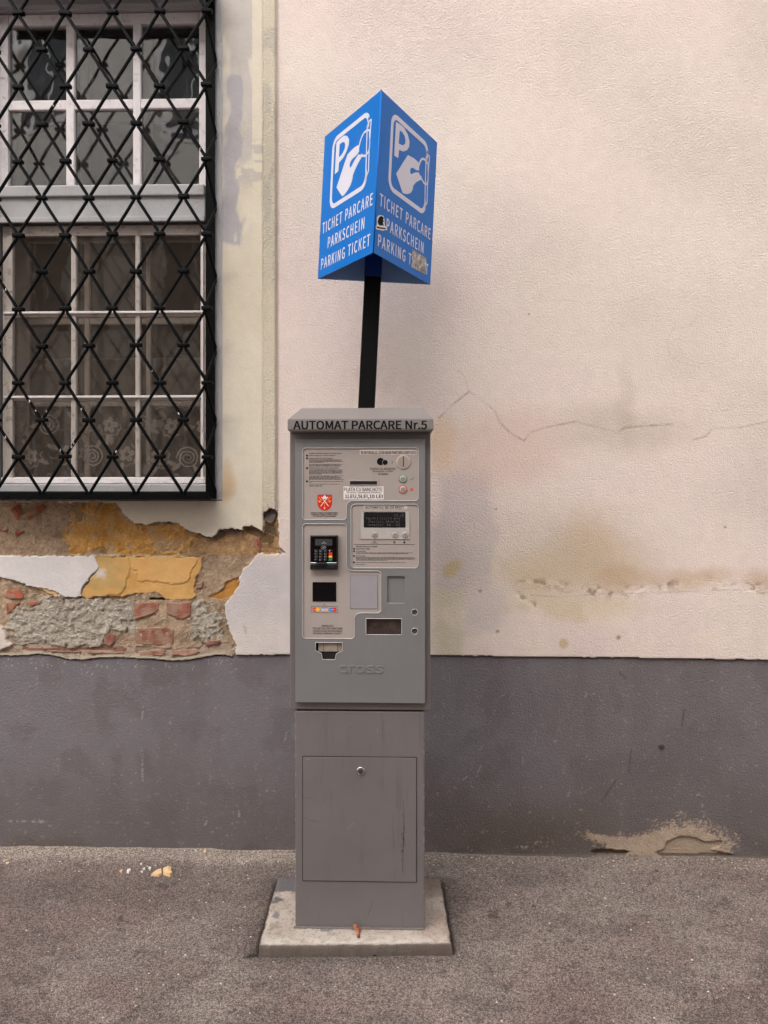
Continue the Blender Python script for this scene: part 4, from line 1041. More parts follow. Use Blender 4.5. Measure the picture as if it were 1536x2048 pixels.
# embossed maker's name
cu = bpy.data.curves.new('t', 'FONT'); cu.body = 'cross'; cu.font = INTER or cu.font; cu.offset = 0; cu.extrude = .03; cu.bevel_depth = .014; cu.resolution_u = 3
me = eval_mesh(bpy.data.objects.new('t', cu)); co = np.empty(len(me.vertices)*3); me.vertices.foreach_get('co', co); co = co.reshape(-1, 3); mn, mx = co.min(0), co.max(0)
co[:, 0] = MX(675)+(co[:, 0]-mn[0])/(mx[0]-mn[0])*(MX(767)-MX(675)); co[:, 1] = MZ(1347.3)+(co[:, 1]-mn[1])/(mx[1]-mn[1])*(MZ(1330)-MZ(1347.3)); co[:, 2] = -.0008+(co[:, 2]-mn[2])/(mx[2]-mn[2])*.0024
me.vertices.foreach_set('co', co.ravel()); me.update(); me.transform(FY(YD)); finish('embossed_lettering', me, M_door, door)

# ---- upper panel
FP = FY(YPn)
def T(parent, body, x0, x1, y0, y1, m=M_ink, bold=.0, dep=.0004, fy=FP, name='lettering', **k): return text(name, body, fy, MX(x0), MX(x1), MZ(y1), MZ(y0), m, parent, bold=bold, depth=dep, **k)
def plate(name, x0, x1, y0, y1, m, parent, th=.0006, y=None, r=0.0, bev=0.0):
    L = rect(MX(x0), MX(x1), MZ(y1), MZ(y0)); L = rnd(L, r) if r > 0 else L
    return plan(name, [L], FY((YPn if y is None else y)-th), th+.0002, bev, m, parent)
def disc(name, cx, cy, rp, m, parent, th=.0006, y=None, bev=0.0, hole_=0, n=28):
    L = [circ(MX(cx), MZ(cy), rp*s, n)]
    if hole_: L.append(circ(MX(cx), MZ(cy), hole_*s, n))
    return plan(name, L, FY((YPn if y is None else y)-th), th+.0002, bev, m, parent)
st = plate('sticker', 719.5, 833, 899.5, 909.5, M_clear, pa, .0004)
T(pa, 'ÎN INTERVALUL 22:00-08:00 PARCAREA GRATUITĂ', 721.5, 831.5, 900.6, 908.4, M_ink2, .012, .0008)
st2 = plate('sticker', 686.8, 767.2, 972.6, 998.8, M_white, pa, .0005)
T(pa, 'PLATA CU BANCNOTE', 688, 764.5, 975.2, 982.4, M_ink, .012, .0009); T(pa, 'SCHEINE / BANKNOTE PAYMENT', 693.5, 762.5, 983.6, 987.2, M_ink2, .01, .0009); T(pa, '1LEU,5LEI,10 LEI', 690, 764.8, 989.2, 997.8, M_ink, .03, .0009)
# banknote slot
disc('coin_symbol', 761, 923, 7.4, M_ink, pa); disc('coin_symbol', 770.2, 924.8, 5.9, M_panel, pa, .0008); disc('coin_symbol', 770.2, 924.8, 5.2, M_ink, pa, .0010)
plan('arrow_symbol', stroke(mm([(783,921.5),(786,924.4),(783,927.3)]), .0010), FY(YPn-.0005), .0006, 0, M_ink, pa)
T(pa, 'PLATA CU MONEDE', 740.5, 791, 935.4, 939.8, M_ink2, .015); T(pa, 'MUENZEN / COINS', 745.5, 785.8, 941, 944.6, M_ink2, .012); T(pa, '50 BANI', 755.8, 776, 946.2, 950.2, M_ink2, .015)
bs = plan('banknote_slot', [rect(MX(698), MX(756), MZ(971.5), MZ(960)), rect(MX(700), MX(754), MZ(969.6), MZ(962.6))], FY(YPn-.003), .0035, .0012, M_panel, mach)
plan('slot_opening', [rect(MX(699.5), MX(754.5), MZ(970.2), MZ(962))], FY(YPn-.0006), .001, 0, M_void, bs)
cs = disc('coin_slot', 806.6, 923.8, 14.2, M_silver, mach, .0035, bev=.0012, n=40); disc('slot_face', 806.6, 923.8, 11.6, simple('coin_disc', lin(186, 170, 158), .3, .5), cs, .0042, bev=.0004, n=36)
plan('slit', [rect(MX(805.9), MX(807.7), MZ(933), MZ(912.5))], FY(YPn-.0045), .0008, 0, M_void, cs)
for cy, mt, nm in ((957.8, M_green, 'ok'), (979.2, M_red, 'no')):
    b_ = disc('push_button', 806, cy, 8.6, mt, mach, .0012, bev=.0004, n=32); disc('button_ring', 806, cy, 7.1, M_silver, b_, .0035, bev=.0012); disc('button_face', 806, cy, 5.0, M_btn, b_, .0042, bev=.0008)
plan('tick_symbol', stroke(mm([(820.5,957.5),(823,960),(828,954.3)]), .0016), FY(YPn-.0005), .0006, 0, M_green, pa)
plan('cross_symbol', stroke(mm([(820.6,976.4),(826,981.8)]), .0020), FY(YPn-.0005), .0006, 0, M_red, pa); plan('cross_symbol', stroke(mm([(826,976.4),(820.6,981.8)]), .0020), FY(YPn-.0009), .0006, 0, M_red, pa)
# instruction print; lines too small to read are rows of word-long dashes, as they look in the photo
def micro(parent, x0, x1, y, h=1.25, m=M_ink2, seed=1, fy=YPn):
    rr = random.Random(seed); vs_ = []; fs = []; x = x0
    while x < x1-1:
        w_ = min(rr.uniform(1.5, 6.5), x1-x); k = len(vs_); u = x
        while u < x+w_:
            g = rr.uniform(.45, .8); k = len(vs_); a, b = MX(u), MX(min(u+g, x+w_)); hh = h*rr.uniform(.7, 1.05); z0, z1 = MZ(y+hh/2), MZ(y-hh/2)
            vs_ += [(a, fy-.0004, z0), (b, fy-.0004, z0), (b, fy-.0004, z1), (a, fy-.0004, z1)]; fs.append((k, k+1, k+2, k+3)); u += g+.28
        x += w_+.8
    return raw('small_print', vs_, fs, m, parent)
T(pa, 'GEBRAUCHSANWEISUNGEN / INSTRUCTIONS', 618, 683, 905.6, 907.9, M_ink2, .03); T(pa, 'SPRACHE WAEHLEN / CHOOSE LANGUAGE', 618, 671, 910, 912.2, M_ink2, .03)
T(pa, 'BARGELD ZAHLUNG / CASH PAYMENT', 618, 665.5, 915.6, 917.8, M_ink2, .03); T(pa, 'BANKKARTENZAHLUNG / BANK CARD PAYMENT', 618, 678, 935, 937.2, M_ink2, .03)
T(pa, 'DANKE! THANK YOU!', 618, 644.5, 970.8, 973, M_ink2, .03)
sp = []
for k, (y, e) in enumerate(((919.4,684),(921.3,683),(923.2,687),(925,648),(928.6,684),(930.4,681),(932.2,680),(939.4,685),(941.2,684.6),(943,685),(944.8,684),(946.6,684),(948.3,643),(951.6,686),(953.4,677),(955.2,683),(957,681),(958.8,687),(962.8,687),(964.4,623),(968.2,680))):
    sp.append(micro(pa, 618, e, y, 1.2, seed=k))
for y, dg in ((911,1),(916.5,2),(936.2,3),(962.8,4)): disc('bullet', 613.8, y, 2.1, M_ink2, pa, .0004, n=14)
join('small_print', sp)
T(pa, 'SERVICIUL PUBLIC DE ADMINISTRARE A', 621, 676.6, 1024.6, 1027.2, M_ink2, .03); T(pa, 'DOMENIULUI PUBLIC SI PRIVAT SIBIU', 622.5, 674.5, 1028, 1030.4, M_ink2, .03); T(pa, 'TELEFON SERVICE: 004.0756.469066', 625.5, 671, 1031.4, 1033.8, M_ink2, .03)
# coat of arms
q2 = lambda L: [(MX(610+a/12.8), MZ(890+b/12.8)) for a, b in L]
arms = plan('coat_of_arms', [q2([(315,1275),(690,1275)]) + q2([(690-187*(1-math.cos(t)) if True else 0, 1480+200*math.sin(t)) for t in [k*math.pi/2/8 for k in range(0, 9)]]) + q2([(315+187*(1-math.cos(t)), 1480+200*math.sin(t)) for t in [k*math.pi/2/8 for k in range(8, -1, -1)]])], FY(YPn-.0006), .0008, 0, M_red, mach)
def ap(name, L, m, th): return plan(name, [q2(L)], FY(YPn-th), .0004, 0, m, arms)
for a, b, c, d, mt, th in ((420,1330,600,1570,M_white,.0012),(590,1330,400,1570,M_white,.0016)):
    plan('sword', stroke(q2([(a, b), (c, d)]), .0022), FY(YPn-th), .0004, 0, mt, arms)
plan('sword_hilt', stroke(q2([(350,1325),(425,1420)]), .0020), FY(YPn-.0018), .0004, 0, M_gold, arms); plan('sword_hilt', stroke(q2([(655,1325),(575,1420)]), .0020), FY(YPn-.0018), .0004, 0, M_gold, arms)
for a, b in ((370, 1447), (632, 1447), (498, 1620)): ap('heart', [(a-28,b-18),(a-12,b-30),(a,b-20),(a+12,b-30),(a+28,b-18),(a+22,b+10),(a,b+34),(a-22,b+10)], M_gold, .0014)
plan('stem', stroke(q2([(400,1450),(498,1500),(600,1450)]), .0010), FY(YPn-.0011), .0004, 0, M_gold, arms); plan('stem', stroke(q2([(498,1500),(498,1600)]), .0010), FY(YPn-.00105), .0004, 0, M_gold, arms)
ap('crown', [(420,1320),(450,1345),(480,1305),(503,1285),(525,1305),(555,1345),(585,1320),(560,1375),(503,1385),(440,1375)], M_white, .0022)
cw = []
for k in range(7):
    t = (k-3)/3; x = 505+t*125; y = 1215+abs(t)**2*22
    cw.append([(x-14, y+26), (x-14, y-24), (x+14, y-24), (x+14, y+26)])
for L in cw: ap('battlement', L, M_grayp, .0010)
ap('wall_crown', [(365,1262),(370,1232),(440,1218),(505,1212),(570,1218),(640,1232),(645,1262),(505,1250)], M_grayp, .0008)

# ---- display panel
T(pb, 'AUTOMATUL NU DĂ REST!', 730, 807, 1010.8, 1017.6, M_ink2, .018, .0008); plate('sticker', 727, 814.5, 1009.8, 1018.6, M_clear, pb, .0003)
disp = plate('display', 720, 819, 1021.5, 1077.5, M_silver, mach, .0012, r=.001, bev=.0004)
plan('display_rim', [rect(MX(719.4), MX(819.6), MZ(1078.6), MZ(1020.6)), rect(MX(721), MX(818), MZ(1076.6), MZ(1022.4))], FY(YPn-.0022), .003, .0006, M_panel, disp)
scr = plate('screen', 727.4, 811, 1024, 1055, M_black, disp, .0020, r=.003, bev=.0003)
FS = FY(YPn-.0022)
for body, a, b, y0, y1 in (('19 19', 789, 806.8, 1028, 1033), ('Tarif:1 leu/20 min', 732, 799, 1034.4, 1039.6), ('3lei/ora 15lei/zi', 737, 799, 1041.2, 1046), ('Interval: 08 - 22', 736, 799, 1047, 1052)):
    text('display_text', body, FS, MX(a), MX(b), MZ(y1), MZ(y0), M_lcdtxt, disp, bold=-.004, depth=.0003, spacing=1.25)
for x in (749.6, 790.2, 810.2):
    b_ = disc('push_button', x, 1069.7, 6.7, M_ped, mach, .0020, bev=.0006); disc('button_ring', x, 1069.7, 6.0, M_silver, b_, .0036, bev=.0012); disc('button_face', x, 1069.7, 4.5, M_btn, b_, .0040, bev=.0006)
for x in (748.8, 788.7, 808.6): plan('arrow_symbol', stroke(mm([(x-1, 1081.6), (x, 1080.4), (x+1, 1081.6)]), .0007), FY(YPn-.0005), .0005, 0, M_ink2, pb)
T(pb, 'LIMBA', 745.5, 752.8, 1083.4, 1085, M_ink2, .03); micro(pb, 741.5, 756.5, 1086.5, .8, seed=77); disc('bullet', 788.8, 1084.8, 2.1, M_ink2, pb, .0004, hole_=.8, n=14); disc('bullet', 808.8, 1084.8, 2.1, M_ink2, pb, .0004, n=14)
plan('rule', [rect(MX(707.3), MX(829.5), MZ(1089.3), MZ(1088.5))], FY(YPn-.0004), .0005, 0, M_ink2, pb)
T(pb, 'INSTRUCTIUNI DE UTILIZARE', 712, 755, 1092, 1094.4, M_ink2, .03); T(pb, 'SELECTARE LIMBA', 712, 740, 1096.8, 1099, M_ink2, .03); T(pb, 'PLATA CASH', 712, 731, 1101.5, 1103.7, M_ink2, .03); T(pb, 'PLATA CARD', 712, 731, 1111, 1113.2, M_ink2, .03)
sp = []
for k, (y, e) in enumerate(((1105.6,826),(1107.4,817.5),(1115,829),(1116.8,831),(1118.6,826),(1120.6,776),(1125,810.5),(1129,729))): sp.append(micro(pb, 712, e, y, 1.15, seed=200+k))
join('small_print', sp)
for y in (1098, 1102.7, 1112.2, 1125): disc('bullet', 708, y, 1.9, M_ink2, pb, .0004, n=14)

# ---- card panel
rz = lambda L: [(MX(600+a/12.8), MZ(1050+b/12.8)) for a, b in L]
YR = YPn-.016
M_gloss = simple('gloss_black', lin(8, 8, 10), .08, 0, .2, 20)
M_pb = simple('reader_housing', lin(17, 17, 19), .3, 0, .15, 30)
rd = plan('card_reader', [rnd(rz([(272,262),(975,262),(975,1135),(720,1135),(690,1120),(500,1120),(470,1135),(272,1135)]), .0012)], FY(YR), .017, .0014, M_pb, mach)
plan('bezel', [rnd(rz([(292,286),(942,286),(942,945),(720,945),(690,930),(450,930),(430,945),(292,945)]), .0015)], FY(YR-.0012), .0014, .0004, M_gloss, rd)
plan('reader_screen', [rz([(398,352),(835,352),(835,520),(398,520)])], FY(YR-.0016), .0008, 0, M_glow, rd)
RX = lambda a: MX(600+a/12.8); RZ = lambda b: MZ(1050+b/12.8)
FR = FY(YR-.0016)
text('lettering', 'CARD', FY(YR-.0018), RX(590), RX(655), RZ(442), RZ(425), M_whtxt, rd); text('lettering', 'TRANZACTIE', FY(YR-.0018), RX(555), RX(685), RZ(470), RZ(450), M_whtxt, rd)
el_ = circ(RX(612), RZ(572), 65/12.8*s, 24, 38/12.8*s); plan('contactless_symbol', stroke(el_, .0006, True), FY(YR-.0016), .0006, 0, M_whtxt, rd)
for k, o_ in enumerate((-14, 4, 22)): plan('contactless_symbol', stroke(rz([(600+o_, 552), (610+o_, 572), (600+o_, 592)]), .0007), FY(YR-.0016), .0006, 0, M_whtxt, rd)
keys = [['1', '2', '3', '.'], ['4', '5', '6', None], ['7', '8', '9', None], ['*', '0', '#', None]]
M_key = simple('key_black', lin(24, 24, 26), .35)
for r_ in range(4):
    for c_ in range(4):
        x = (425, 545, 665, 792)[c_]; y = (652, 727, 802, 878)[r_]
        mt = M_key if (c_ < 3 or r_ == 0) else (M_keyr, M_yel, M_keyg)[r_-1]
        kx, kz = RX(x), RZ(y)
        plan('key', [rnd(rect(kx-.0060, kx+.0060, kz-.0038, kz+.0038), .001)], FY(YR-.0030), .0022, .0005, mt, rd)
        if keys[r_][c_]: text('key_mark', keys[r_][c_], FY(YR-.0031), kx-.0040, kx-.0014, kz-.0019, kz+.0019, M_whtxt, rd, bold=.02); 
        if keys[r_][c_] and c_ < 3 and r_ < 3: text('key_mark', 'abc', FY(YR-.0031), kx+.0002, kx+.0042, kz-.0016, kz+.0002, M_whtxt, rd)
plan('chrome_strip', [rnd(rz([(280,950),(430,950),(450,965),(430,985),(280,985)]), .0008)], FY(YR-.0026), .003, .0009, M_chrome, rd); plan('chrome_strip', [rnd(rz([(705,950),(950,950),(950,985),(715,985),(695,965)]), .0008)], FY(YR-.0026), .003, .0009, M_chrome, rd)
plan('card_lip', [rnd(rz([(440,960),(700,960),(720,1030),(420,1030)]), .001)], FY(YR-.006), .007, .001, M_pb, rd)
plan('lower_lip', [rnd(rz([(275,1000),(415,1000),(430,1035),(710,1035),(725,1000),(972,1000),(972,1128),(275,1128)]), .001)], FY(YR-.0035), .004, .0012, M_pb, rd)
text('lettering', 'CONTACT', FY(YR-.0037), RX(705), RX(870), RZ(1068), RZ(1050), M_lcdtxt, rd); plan('contactless_symbol', stroke(circ(RX(360), RZ(1095), .0018, 12), .0005, True), FY(YR-.0037), .0004, 0, M_lcdtxt, rd)
scn = plan('scanner_window', [rect(MX(625), MX(672.3), MZ(1203.3), MZ(1164.6))], FY(YPn-.0022), .0025, .0005, M_gloss, mach)
plan('arrow_symbol', stroke(mm([(646.2,1212),(648.6,1208),(651,1212)]), .0008), FY(YPn-.0004), .0005, 0, M_ink2, pc)
plan('frame_line', stroke(mm([(622.2,1213.3),(675.3,1213.3),(675.3,1226),(622.2,1226)]), .0008, True), FY(YPn-.0004), .0005, 0, M_ink2, pc)
disc('card_logo', 629.2, 1219.7, 4.2, M_red, pc, .0004); disc('card_logo', 635.2, 1219.7, 4.2, M_yel, pc, .0006); T(pc, 'MasterCard', 626.5, 638.5, 1218.7, 1220.7, M_white, .02, .0009)
plate('card_logo', 643.2, 655.2, 1215.6, 1217.6, M_blue2, pc, .0004); plate('card_logo', 643.2, 655.2, 1217.6, 1221.4, M_white, pc, .0004); plate('card_logo', 643.2, 655.2, 1221.4, 1223.3, M_gold, pc, .0004); T(pc, 'VISA', 645, 653.6, 1218.1, 1221, M_blue2, .03, .0006)
disc('card_logo', 662.4, 1219.7, 4.2, M_blue2, pc, .0004); disc('card_logo', 668.4, 1219.7, 4.2, M_red, pc, .0006); T(pc, 'Maestro', 660, 671, 1218.7, 1220.7, M_white, .02, .0009)
T(pc, 'RIDICATI', 643.5, 666.5, 1250.5, 1254.4, M_ink2, .02); T(pc, 'TICHETUL DE PARCARE', 624.5, 685, 1255.6, 1259.5, M_ink2, .02); T(pc, 'PARKSCHEIN ENTNEHMEN', 625.8, 683.4, 1261.3, 1264.4, M_ink2, .02); T(pc, 'REMOVE PARKING TICKET', 626.2, 683, 1265.9, 1269, M_ink2, .02)
bp = plate('blanking_plate', 700.8, 755, 1150.6, 1217.6, M_plate, mach, .0014, bev=.0005)
plan('plate_outline', stroke(rect(MX(700.4), MX(755.4), MZ(1218), MZ(1150.2)), .0007, True), FY(YPn-.0002), .0003, 0, M_ink2, bp)

# ---- pedestal
pX0, pX1 = wx(590.5, YB, 1640), wx(849, YB, 1640); pZ1 = wz(1423.5, YB)
ped = bx('pedestal', pX0, pX1, YB+.001, 2.83, zt-.004, pZ1, M_ped, mach, .003, 3)
bx('shadow_gap', pX0+.006, pX1-.006, YB+.012, 2.82, pZ1-.002, bZ0+.003, M_void, mach)
gx0_, gx1_, gz0_, gz1_ = wx(606, YB, 1640), wx(832.5, YB, 1640), wz(1762, YB), wz(1514.5, YB)
plan('door_gap', [rect(gx0_-.0022, gx1_+.0022, gz0_-.0026, gz1_+.0026)], FY(YB+.0004), .0008, 0, M_void, ped)
acc = bx('access_panel', gx0_, gx1_, YB-.0022, YB+.0006, gz0_, gz1_, M_ped, mach, .0010, 2)
lk = W(721.5, 1541.5, YB)
plan('lock_ring', [circ(lk.x, lk.z, .0142, 28)], FY(YB-.0058), .004, .0016, M_chrome, acc); plan('lock_face', [circ(lk.x, lk.z, .0088, 24)], FY(YB-.0066), .002, .0006, simple('lock_steel', lin(120, 114, 110), .3, .9), acc)
plan('keyhole', stroke([(lk.x-.003, lk.z-.001), (lk.x+.001, lk.z+.002), (lk.x+.003, lk.z-.001)], .0016), FY(YB-.0069), .0005, 0, M_void, acc)
# scratches and scuffs on the sheet metal (thin marks with their own shape)
M_scr = simple('dark_scratch', lin(66, 58, 56), .7); M_scl = simple('pale_scratch', lin(172, 164, 160), .6)
def scratch(P, m, w_=.0007, par=None, y=YB-.0024): plan('scratch', stroke([(W(a, b, y).x, W(a, b, y).z) for a, b in P], w_), FY(y-.0001), .0002, 0, m, par or acc)
scratch([(607,1597),(618,1595),(631,1593.5)], M_scr, .0006); scratch([(607,1634),(620,1640),(643,1645)], M_scr, .0006); scratch([(625,1641.5),(641,1644.5)], M_scr, .0006)
scratch([(694,1660),(707,1646)], M_scl, .0005); scratch([(613,1519.5),(620,1519)], M_scl, .0006); scratch([(697,1456),(706,1453.5)], M_scr, .0007, ped, YB+.0008); scratch([(755,1456),(755,1466)], M_scl, .0005, ped, YB+.0008)
scratch([(807,1600),(808,1640),(806.5,1700),(805,1745)], M_scr, .0009); scratch([(747,1797),(743,1812),(735,1832)], M_scr, .0010, ped, YB+.0008)
# uneven smear low on the right of the panel
rr = random.Random(4)
for k in range(46):
    a = 806+rr.gauss(0, 2.2); b = rr.gauss(1672, 22); l = rr.uniform(1.5, 6)
    scratch([(a, b), (a+rr.uniform(-.6, .6), b+l)], M_scr, rr.uniform(.0005, .0016))
for k in range(26):
    b = rr.uniform(1440, 1850); a = rr.choice((591.6, 848))
    scratch([(a, b), (a, b+rr.uniform(1, 7))], M_scl, .0012, ped, YB+.0008)
# sealant bead along the foot
vb = []; r_b = []
xx = pX0-.003
while xx < pX1+.003:
    vb.append((xx, YB-.002+rr.uniform(-.001, .001), zt+.001)); r_b.append(rr.uniform(.0032, .0062)); xx += .0045
tube('sealant_bead', vb, r_b, simple('grey_sealant', lin(104, 96, 90), .7, 0, .2, 60, .0005, 300), mach, 7)

# ================================================================== SIGN ON ITS LEANING POST
YPo = 2.872
c_lo = W(733.5, 812, YPo); c_hi = W(745.8, 562, YPo)
lean = math.atan2(c_hi.x-c_lo.x, c_hi.z-c_lo.z)
base = Vector((c_lo.x-(c_lo.z-zt)*math.tan(lean), YPo, zt))
q = NT('sign_blue'); q.b.inputs['Base Color'].default_value = lin(0, 108, 192, .95); q.b.inputs['Roughness'].default_value = .34; q.b.inputs['Specular IOR Level'].default_value = .18; q.b.inputs['Coat Weight'].default_value = .0; q.b.inputs['Coat Roughness'].default_value = .06
nz_ = q.noise(3.5, 3, .5); q.l(q.bump(nz_.outputs[0], .004, .6), q.b.inputs['Normal']); M_sign = q.m
M_inside = simple('sign_inner_grey', lin(150, 190, 235), .6)
M_post = simple('black_post_paint', lin(10, 9, 9), .5, 0, .2, 30, dirt=.05, spec=.12)
M_let = simple('sign_white_print', lin(206, 204, 214), .4, 0, .04)
hz = lambda py, Y: (W(752, py, Y).z-zt)
zl = W(743, 503, 2.534).z-zt; zh = W(762, 177, 2.534).z-zt
Ssd = .426; hgt_ = zh-zl; ap_ = Ssd*math.sqrt(3)/2
sign = thing('parking_sign', 'three sided blue parking ticket sign on a leaning black post behind the machine', 'sign', base)
sign['_org'] = (0, 0, 0)
# local frame of the sign: origin at the post foot, upright; the whole thing leans afterwards
yb_ = .030; yf_ = yb_-ap_
cen_ = Vector((0, yb_-ap_/3, 0)); tw_ = Matrix.Rotation(R(1.9), 3, 'Z')      # the box sits twisted on its post
Fv, Lv, Rv = [tw_ @ (Vector(v)-cen_) + cen_ + Vector((.007, 0, 0)) for v in ((0, yf_, zl), (-Ssd/2, yb_, zl), (Ssd/2, yb_, zl))]
bx('post', -.0305, .0305, -.032, .006, 0, zh-.03, M_post, sign, .003)
bx('post_bounce_skin', -.0315, .0315, -.033, .007, zl+.004, zh-.04, simple('painted_bounce_blue', lin(0, 52, 130), .5), sign, .002)  # added skin on the post; its blue paints in light bounced inside the sign
def face_mat(P, Q):
    x = (Q-P).normalized(); y = Vector((0, 0, 1)); z = x.cross(y)
    return Matrix(((x.x, y.x, z.x, P.x), (x.y, y.y, z.y, P.y), (x.z, y.z, z.z, P.z), (0, 0, 0, 1)))
MR = face_mat(Fv, Rv); ML = face_mat(Lv, Fv); MB = face_mat(Rv, Lv)
th = .003
def prism_face(name, M, m, x0=0.0, x1=Ssd): return plan(name, [rect(x0, x1, 0, hgt_)], M, th, .0006, m, sign)
fR = prism_face('sign_panel', MR, M_sign, .0012, Ssd-.001); fL = prism_face('sign_panel', ML, M_sign, .001, Ssd-.0012); fB = prism_face('back_panel', MB, M_sign, .001, Ssd-.001)
plan('lining', [rect(.006, Ssd-.006, .001, hgt_-.002)], MB @ Matrix.Translation((0, 0, -.0035)), .001, 0, M_inside, sign)
# corner bead and lid
tube('corner_bead', [Fv+Vector((0, .0012, 0)), Fv+Vector((0, .0012, hgt_))], .0026, M_sign, sign, 10)
k_ = .004
raw('lid', [Fv+Vector((0, k_*2, hgt_-.004)), Rv+Vector((-k_*1.7, -k_, hgt_-.004)), Lv+Vector((k_*1.7, -k_, hgt_-.004)), Fv+Vector((0, k_*2, hgt_-.001)), Rv+Vector((-k_*1.7, -k_, hgt_-.001)), Lv+Vector((k_*1.7, -k_, hgt_-.001))],
    [(0, 2, 1), (3, 4, 5), (0, 1, 4, 3), (1, 2, 5, 4), (2, 0, 3, 5)], M_sign, sign)
def homog(src, dst):
    A = []; b = []
    for (x, y), (u, v) in zip(src, dst):
        A.append([x, y, 1, 0, 0, 0, -u*x, -u*y]); b.append(u); A.append([0, 0, 0, x, y, 1, -v*x, -v*y]); b.append(v)
    return np.append(np.linalg.solve(np.array(A, float), np.array(b, float)), 1).reshape(3, 3)
HR = homog([(795, 78), (1335, 575), (1258, 1975), (710, 1640)], [(0, hgt_), (Ssd, hgt_), (Ssd, 0), (0, 0)])
def hr(L):
    o_ = []
    for x, y in L:
        v = HR @ np.array((x, y, 1.0)); o_.append((float(v[0]/v[2]), float(v[1]/v[2])))
    return o_
bord = hr([(1243,690),(1248,640),(905,287),(860,1010),(1193,1268),(1222,1200)])
bx0 = (bord[2][0]+bord[3][0])/2; bx1 = (bord[1][0]+bord[4][0])/2; bz1 = (bord[2][1]+bord[1][1])/2; bz0 = (bord[3][1]+bord[4][1])/2
print('SIGN', Ssd, hgt_, bord, 'lean', math.degrees(lean))
def arc(cx, cz, r, a0, a1, n=6): return [(cx+r*math.cos(math.radians(a0+(a1-a0)*k/n)), cz+r*math.sin(math.radians(a0+(a1-a0)*k/n))) for k in range(n+1)]
rc = .034
g_top = bord[0][1]; g_bot = bord[5][1]
frame_line = [(bx1, g_top)] + arc(bx1-rc, bz1-rc, rc, 0, 90) + arc(bx0+rc, bz1-rc, rc, 90, 180) + arc(bx0+rc, bz0+rc, rc, 180, 270) + arc(bx1-rc, bz0+rc, rc, 270, 360) + [(bx1, g_bot)]
Pout = hr([(932,384),(970,405),(1010,440),(1042,500),(1060,570),(1056,620),(1035,655),(1000,668),(958,652),(950,733),(912,708)])
Pin = hr([(966,462),(992,482),(1015,520),(1022,560),(1018,592),(1000,608),(980,605),(955,590)])
hand = hr([(1045,702),(1072,716),(1105,735),(1140,766),(1160,792),(1152,815),(1152,850),(1125,848),(1095,826),(1072,825),(1063,850),(1066,882),(1078,888),(1110,872),(1146,868),(1160,900),(1180,938),(1150,950),(1118,968),(1094,998),(1086,1040),(1070,1068),(1040,1082),(1008,1078),(990,1068),(958,970),(930,882),(955,845),(1000,770)])
coin = hr([(1153,800),(1160,770),(1175,742),(1195,735),(1220,752),(1240,790)]); coin2 = hr([(1240,900),(1238,960),(1225,985),(1200,975),(1180,940),(1165,905)])
slotL = hr([(1222,720),(1240,695),(1255,715),(1252,900),(1232,1165),(1218,1182),(1205,1160),(1213,985)])
slotU = hr([(1222,720),(1240,697),(1255,715),(1248,790),(1236,960),(1228,1165),(1218,1182),(1206,1160),(1212,985)])
def graphics(M, face, right):
    Mg = M @ Matrix.Translation((0, 0, .0005))
    pl = lambda nm, L, m=M_let, dz=0: plan(nm, L, M @ Matrix.Translation((0, 0, .0006+dz)), .0006, 0, m, face)
    pl('frame_line', stroke(frame_line, .0165)); pl('letter_p', [Pout, Pin]); pl('hand_symbol', [hand])
    pl('coin_symbol', stroke(coin, .0075)); pl('coin_symbol', stroke(coin2, .0075)); pl('slot_symbol', stroke(slotU, .0062, True))
    # coin edge against the slot
    pl('coin_symbol', stroke([coin[-1], (coin[-1][0]+.001, (coin[-1][1]+coin2[0][1])/2), coin2[0]], .005))
    t1 = hr([(775,1075),(775,1198),(1262,1420),(1258,1530)]); l1 = (min(t1[0][0], t1[1][0]), t1[2][0], (t1[1][1]+t1[3][1])/2, (t1[0][1]+t1[2][1])/2)
    t2 = hr([(838,1320),(838,1440),(1193,1550),(1188,1662)]); l2 = (t2[0][0], t2[2][0], (t2[1][1]+t2[3][1])/2, (t2[0][1]+t2[2][1])/2)
    t3 = hr([(758,1472),(758,1595),(1237,1765),(1232,1872)]); l3 = (t3[0][0], t3[2][0], (t3[1][1]+t3[3][1])/2, (t3[0][1]+t3[2][1])/2)
    for body, l in (('TICHET PARCARE', l1), ('PARKSCHEIN', l2), ('PARKING TICKET', l3)):
        text('lettering', body, M, l[0], l[1], l[2], l[3], M_let, face, bold=.022, depth=.0007, spacing=1.12)
graphics(MR, fR, True); graphics(ML, fL, False)
q = NT('photo_sticker'); n = q.noise(60, 6, .75); c_ = q.ramp(n.outputs[0], [(.3, lin(52, 48, 46)), (.45, lin(120, 114, 104)), (.55, lin(176, 172, 166)), (.7, lin(232, 230, 232))]); q.l(c_, q.b.inputs['Base Color']); q.b.inputs['Roughness'].default_value = .3
S2 = hr([(1080,1618),(1217,1712),(1205,1872),(1070,1795)])
plan('sticker', [S2], MR @ Matrix.Translation((0, 0, .0014)), .0006, 0, q.m, fR)
S1 = hr([(742,1310),(752,1290),(775,1282),(805,1292),(812,1320),(816,1385),(830,1400),(828,1425),(800,1433),(735,1418),(730,1395),(742,1375)])
stk = plan('sticker', [S1], MR @ Matrix.Translation((0, 0, .0014)), .0006, 0, M_white, fR)
plan('sticker_figure', [hr([(750,1335),(760,1305),(782,1290),(803,1305),(806,1320),(797,1325),(808,1345),(797,1352),(806,1390),(790,1380),(775,1385),(758,1375),(749,1355)])], MR @ Matrix.Translation((0, 0, .0018)), .0005, 0, M_ink, fR)
plan('sticker_caption', stroke(hr([(738,1398),(780,1408),(822,1414)]), .0045), MR @ Matrix.Translation((0, 0, .0018)), .0005, 0, M_ink2, fR)
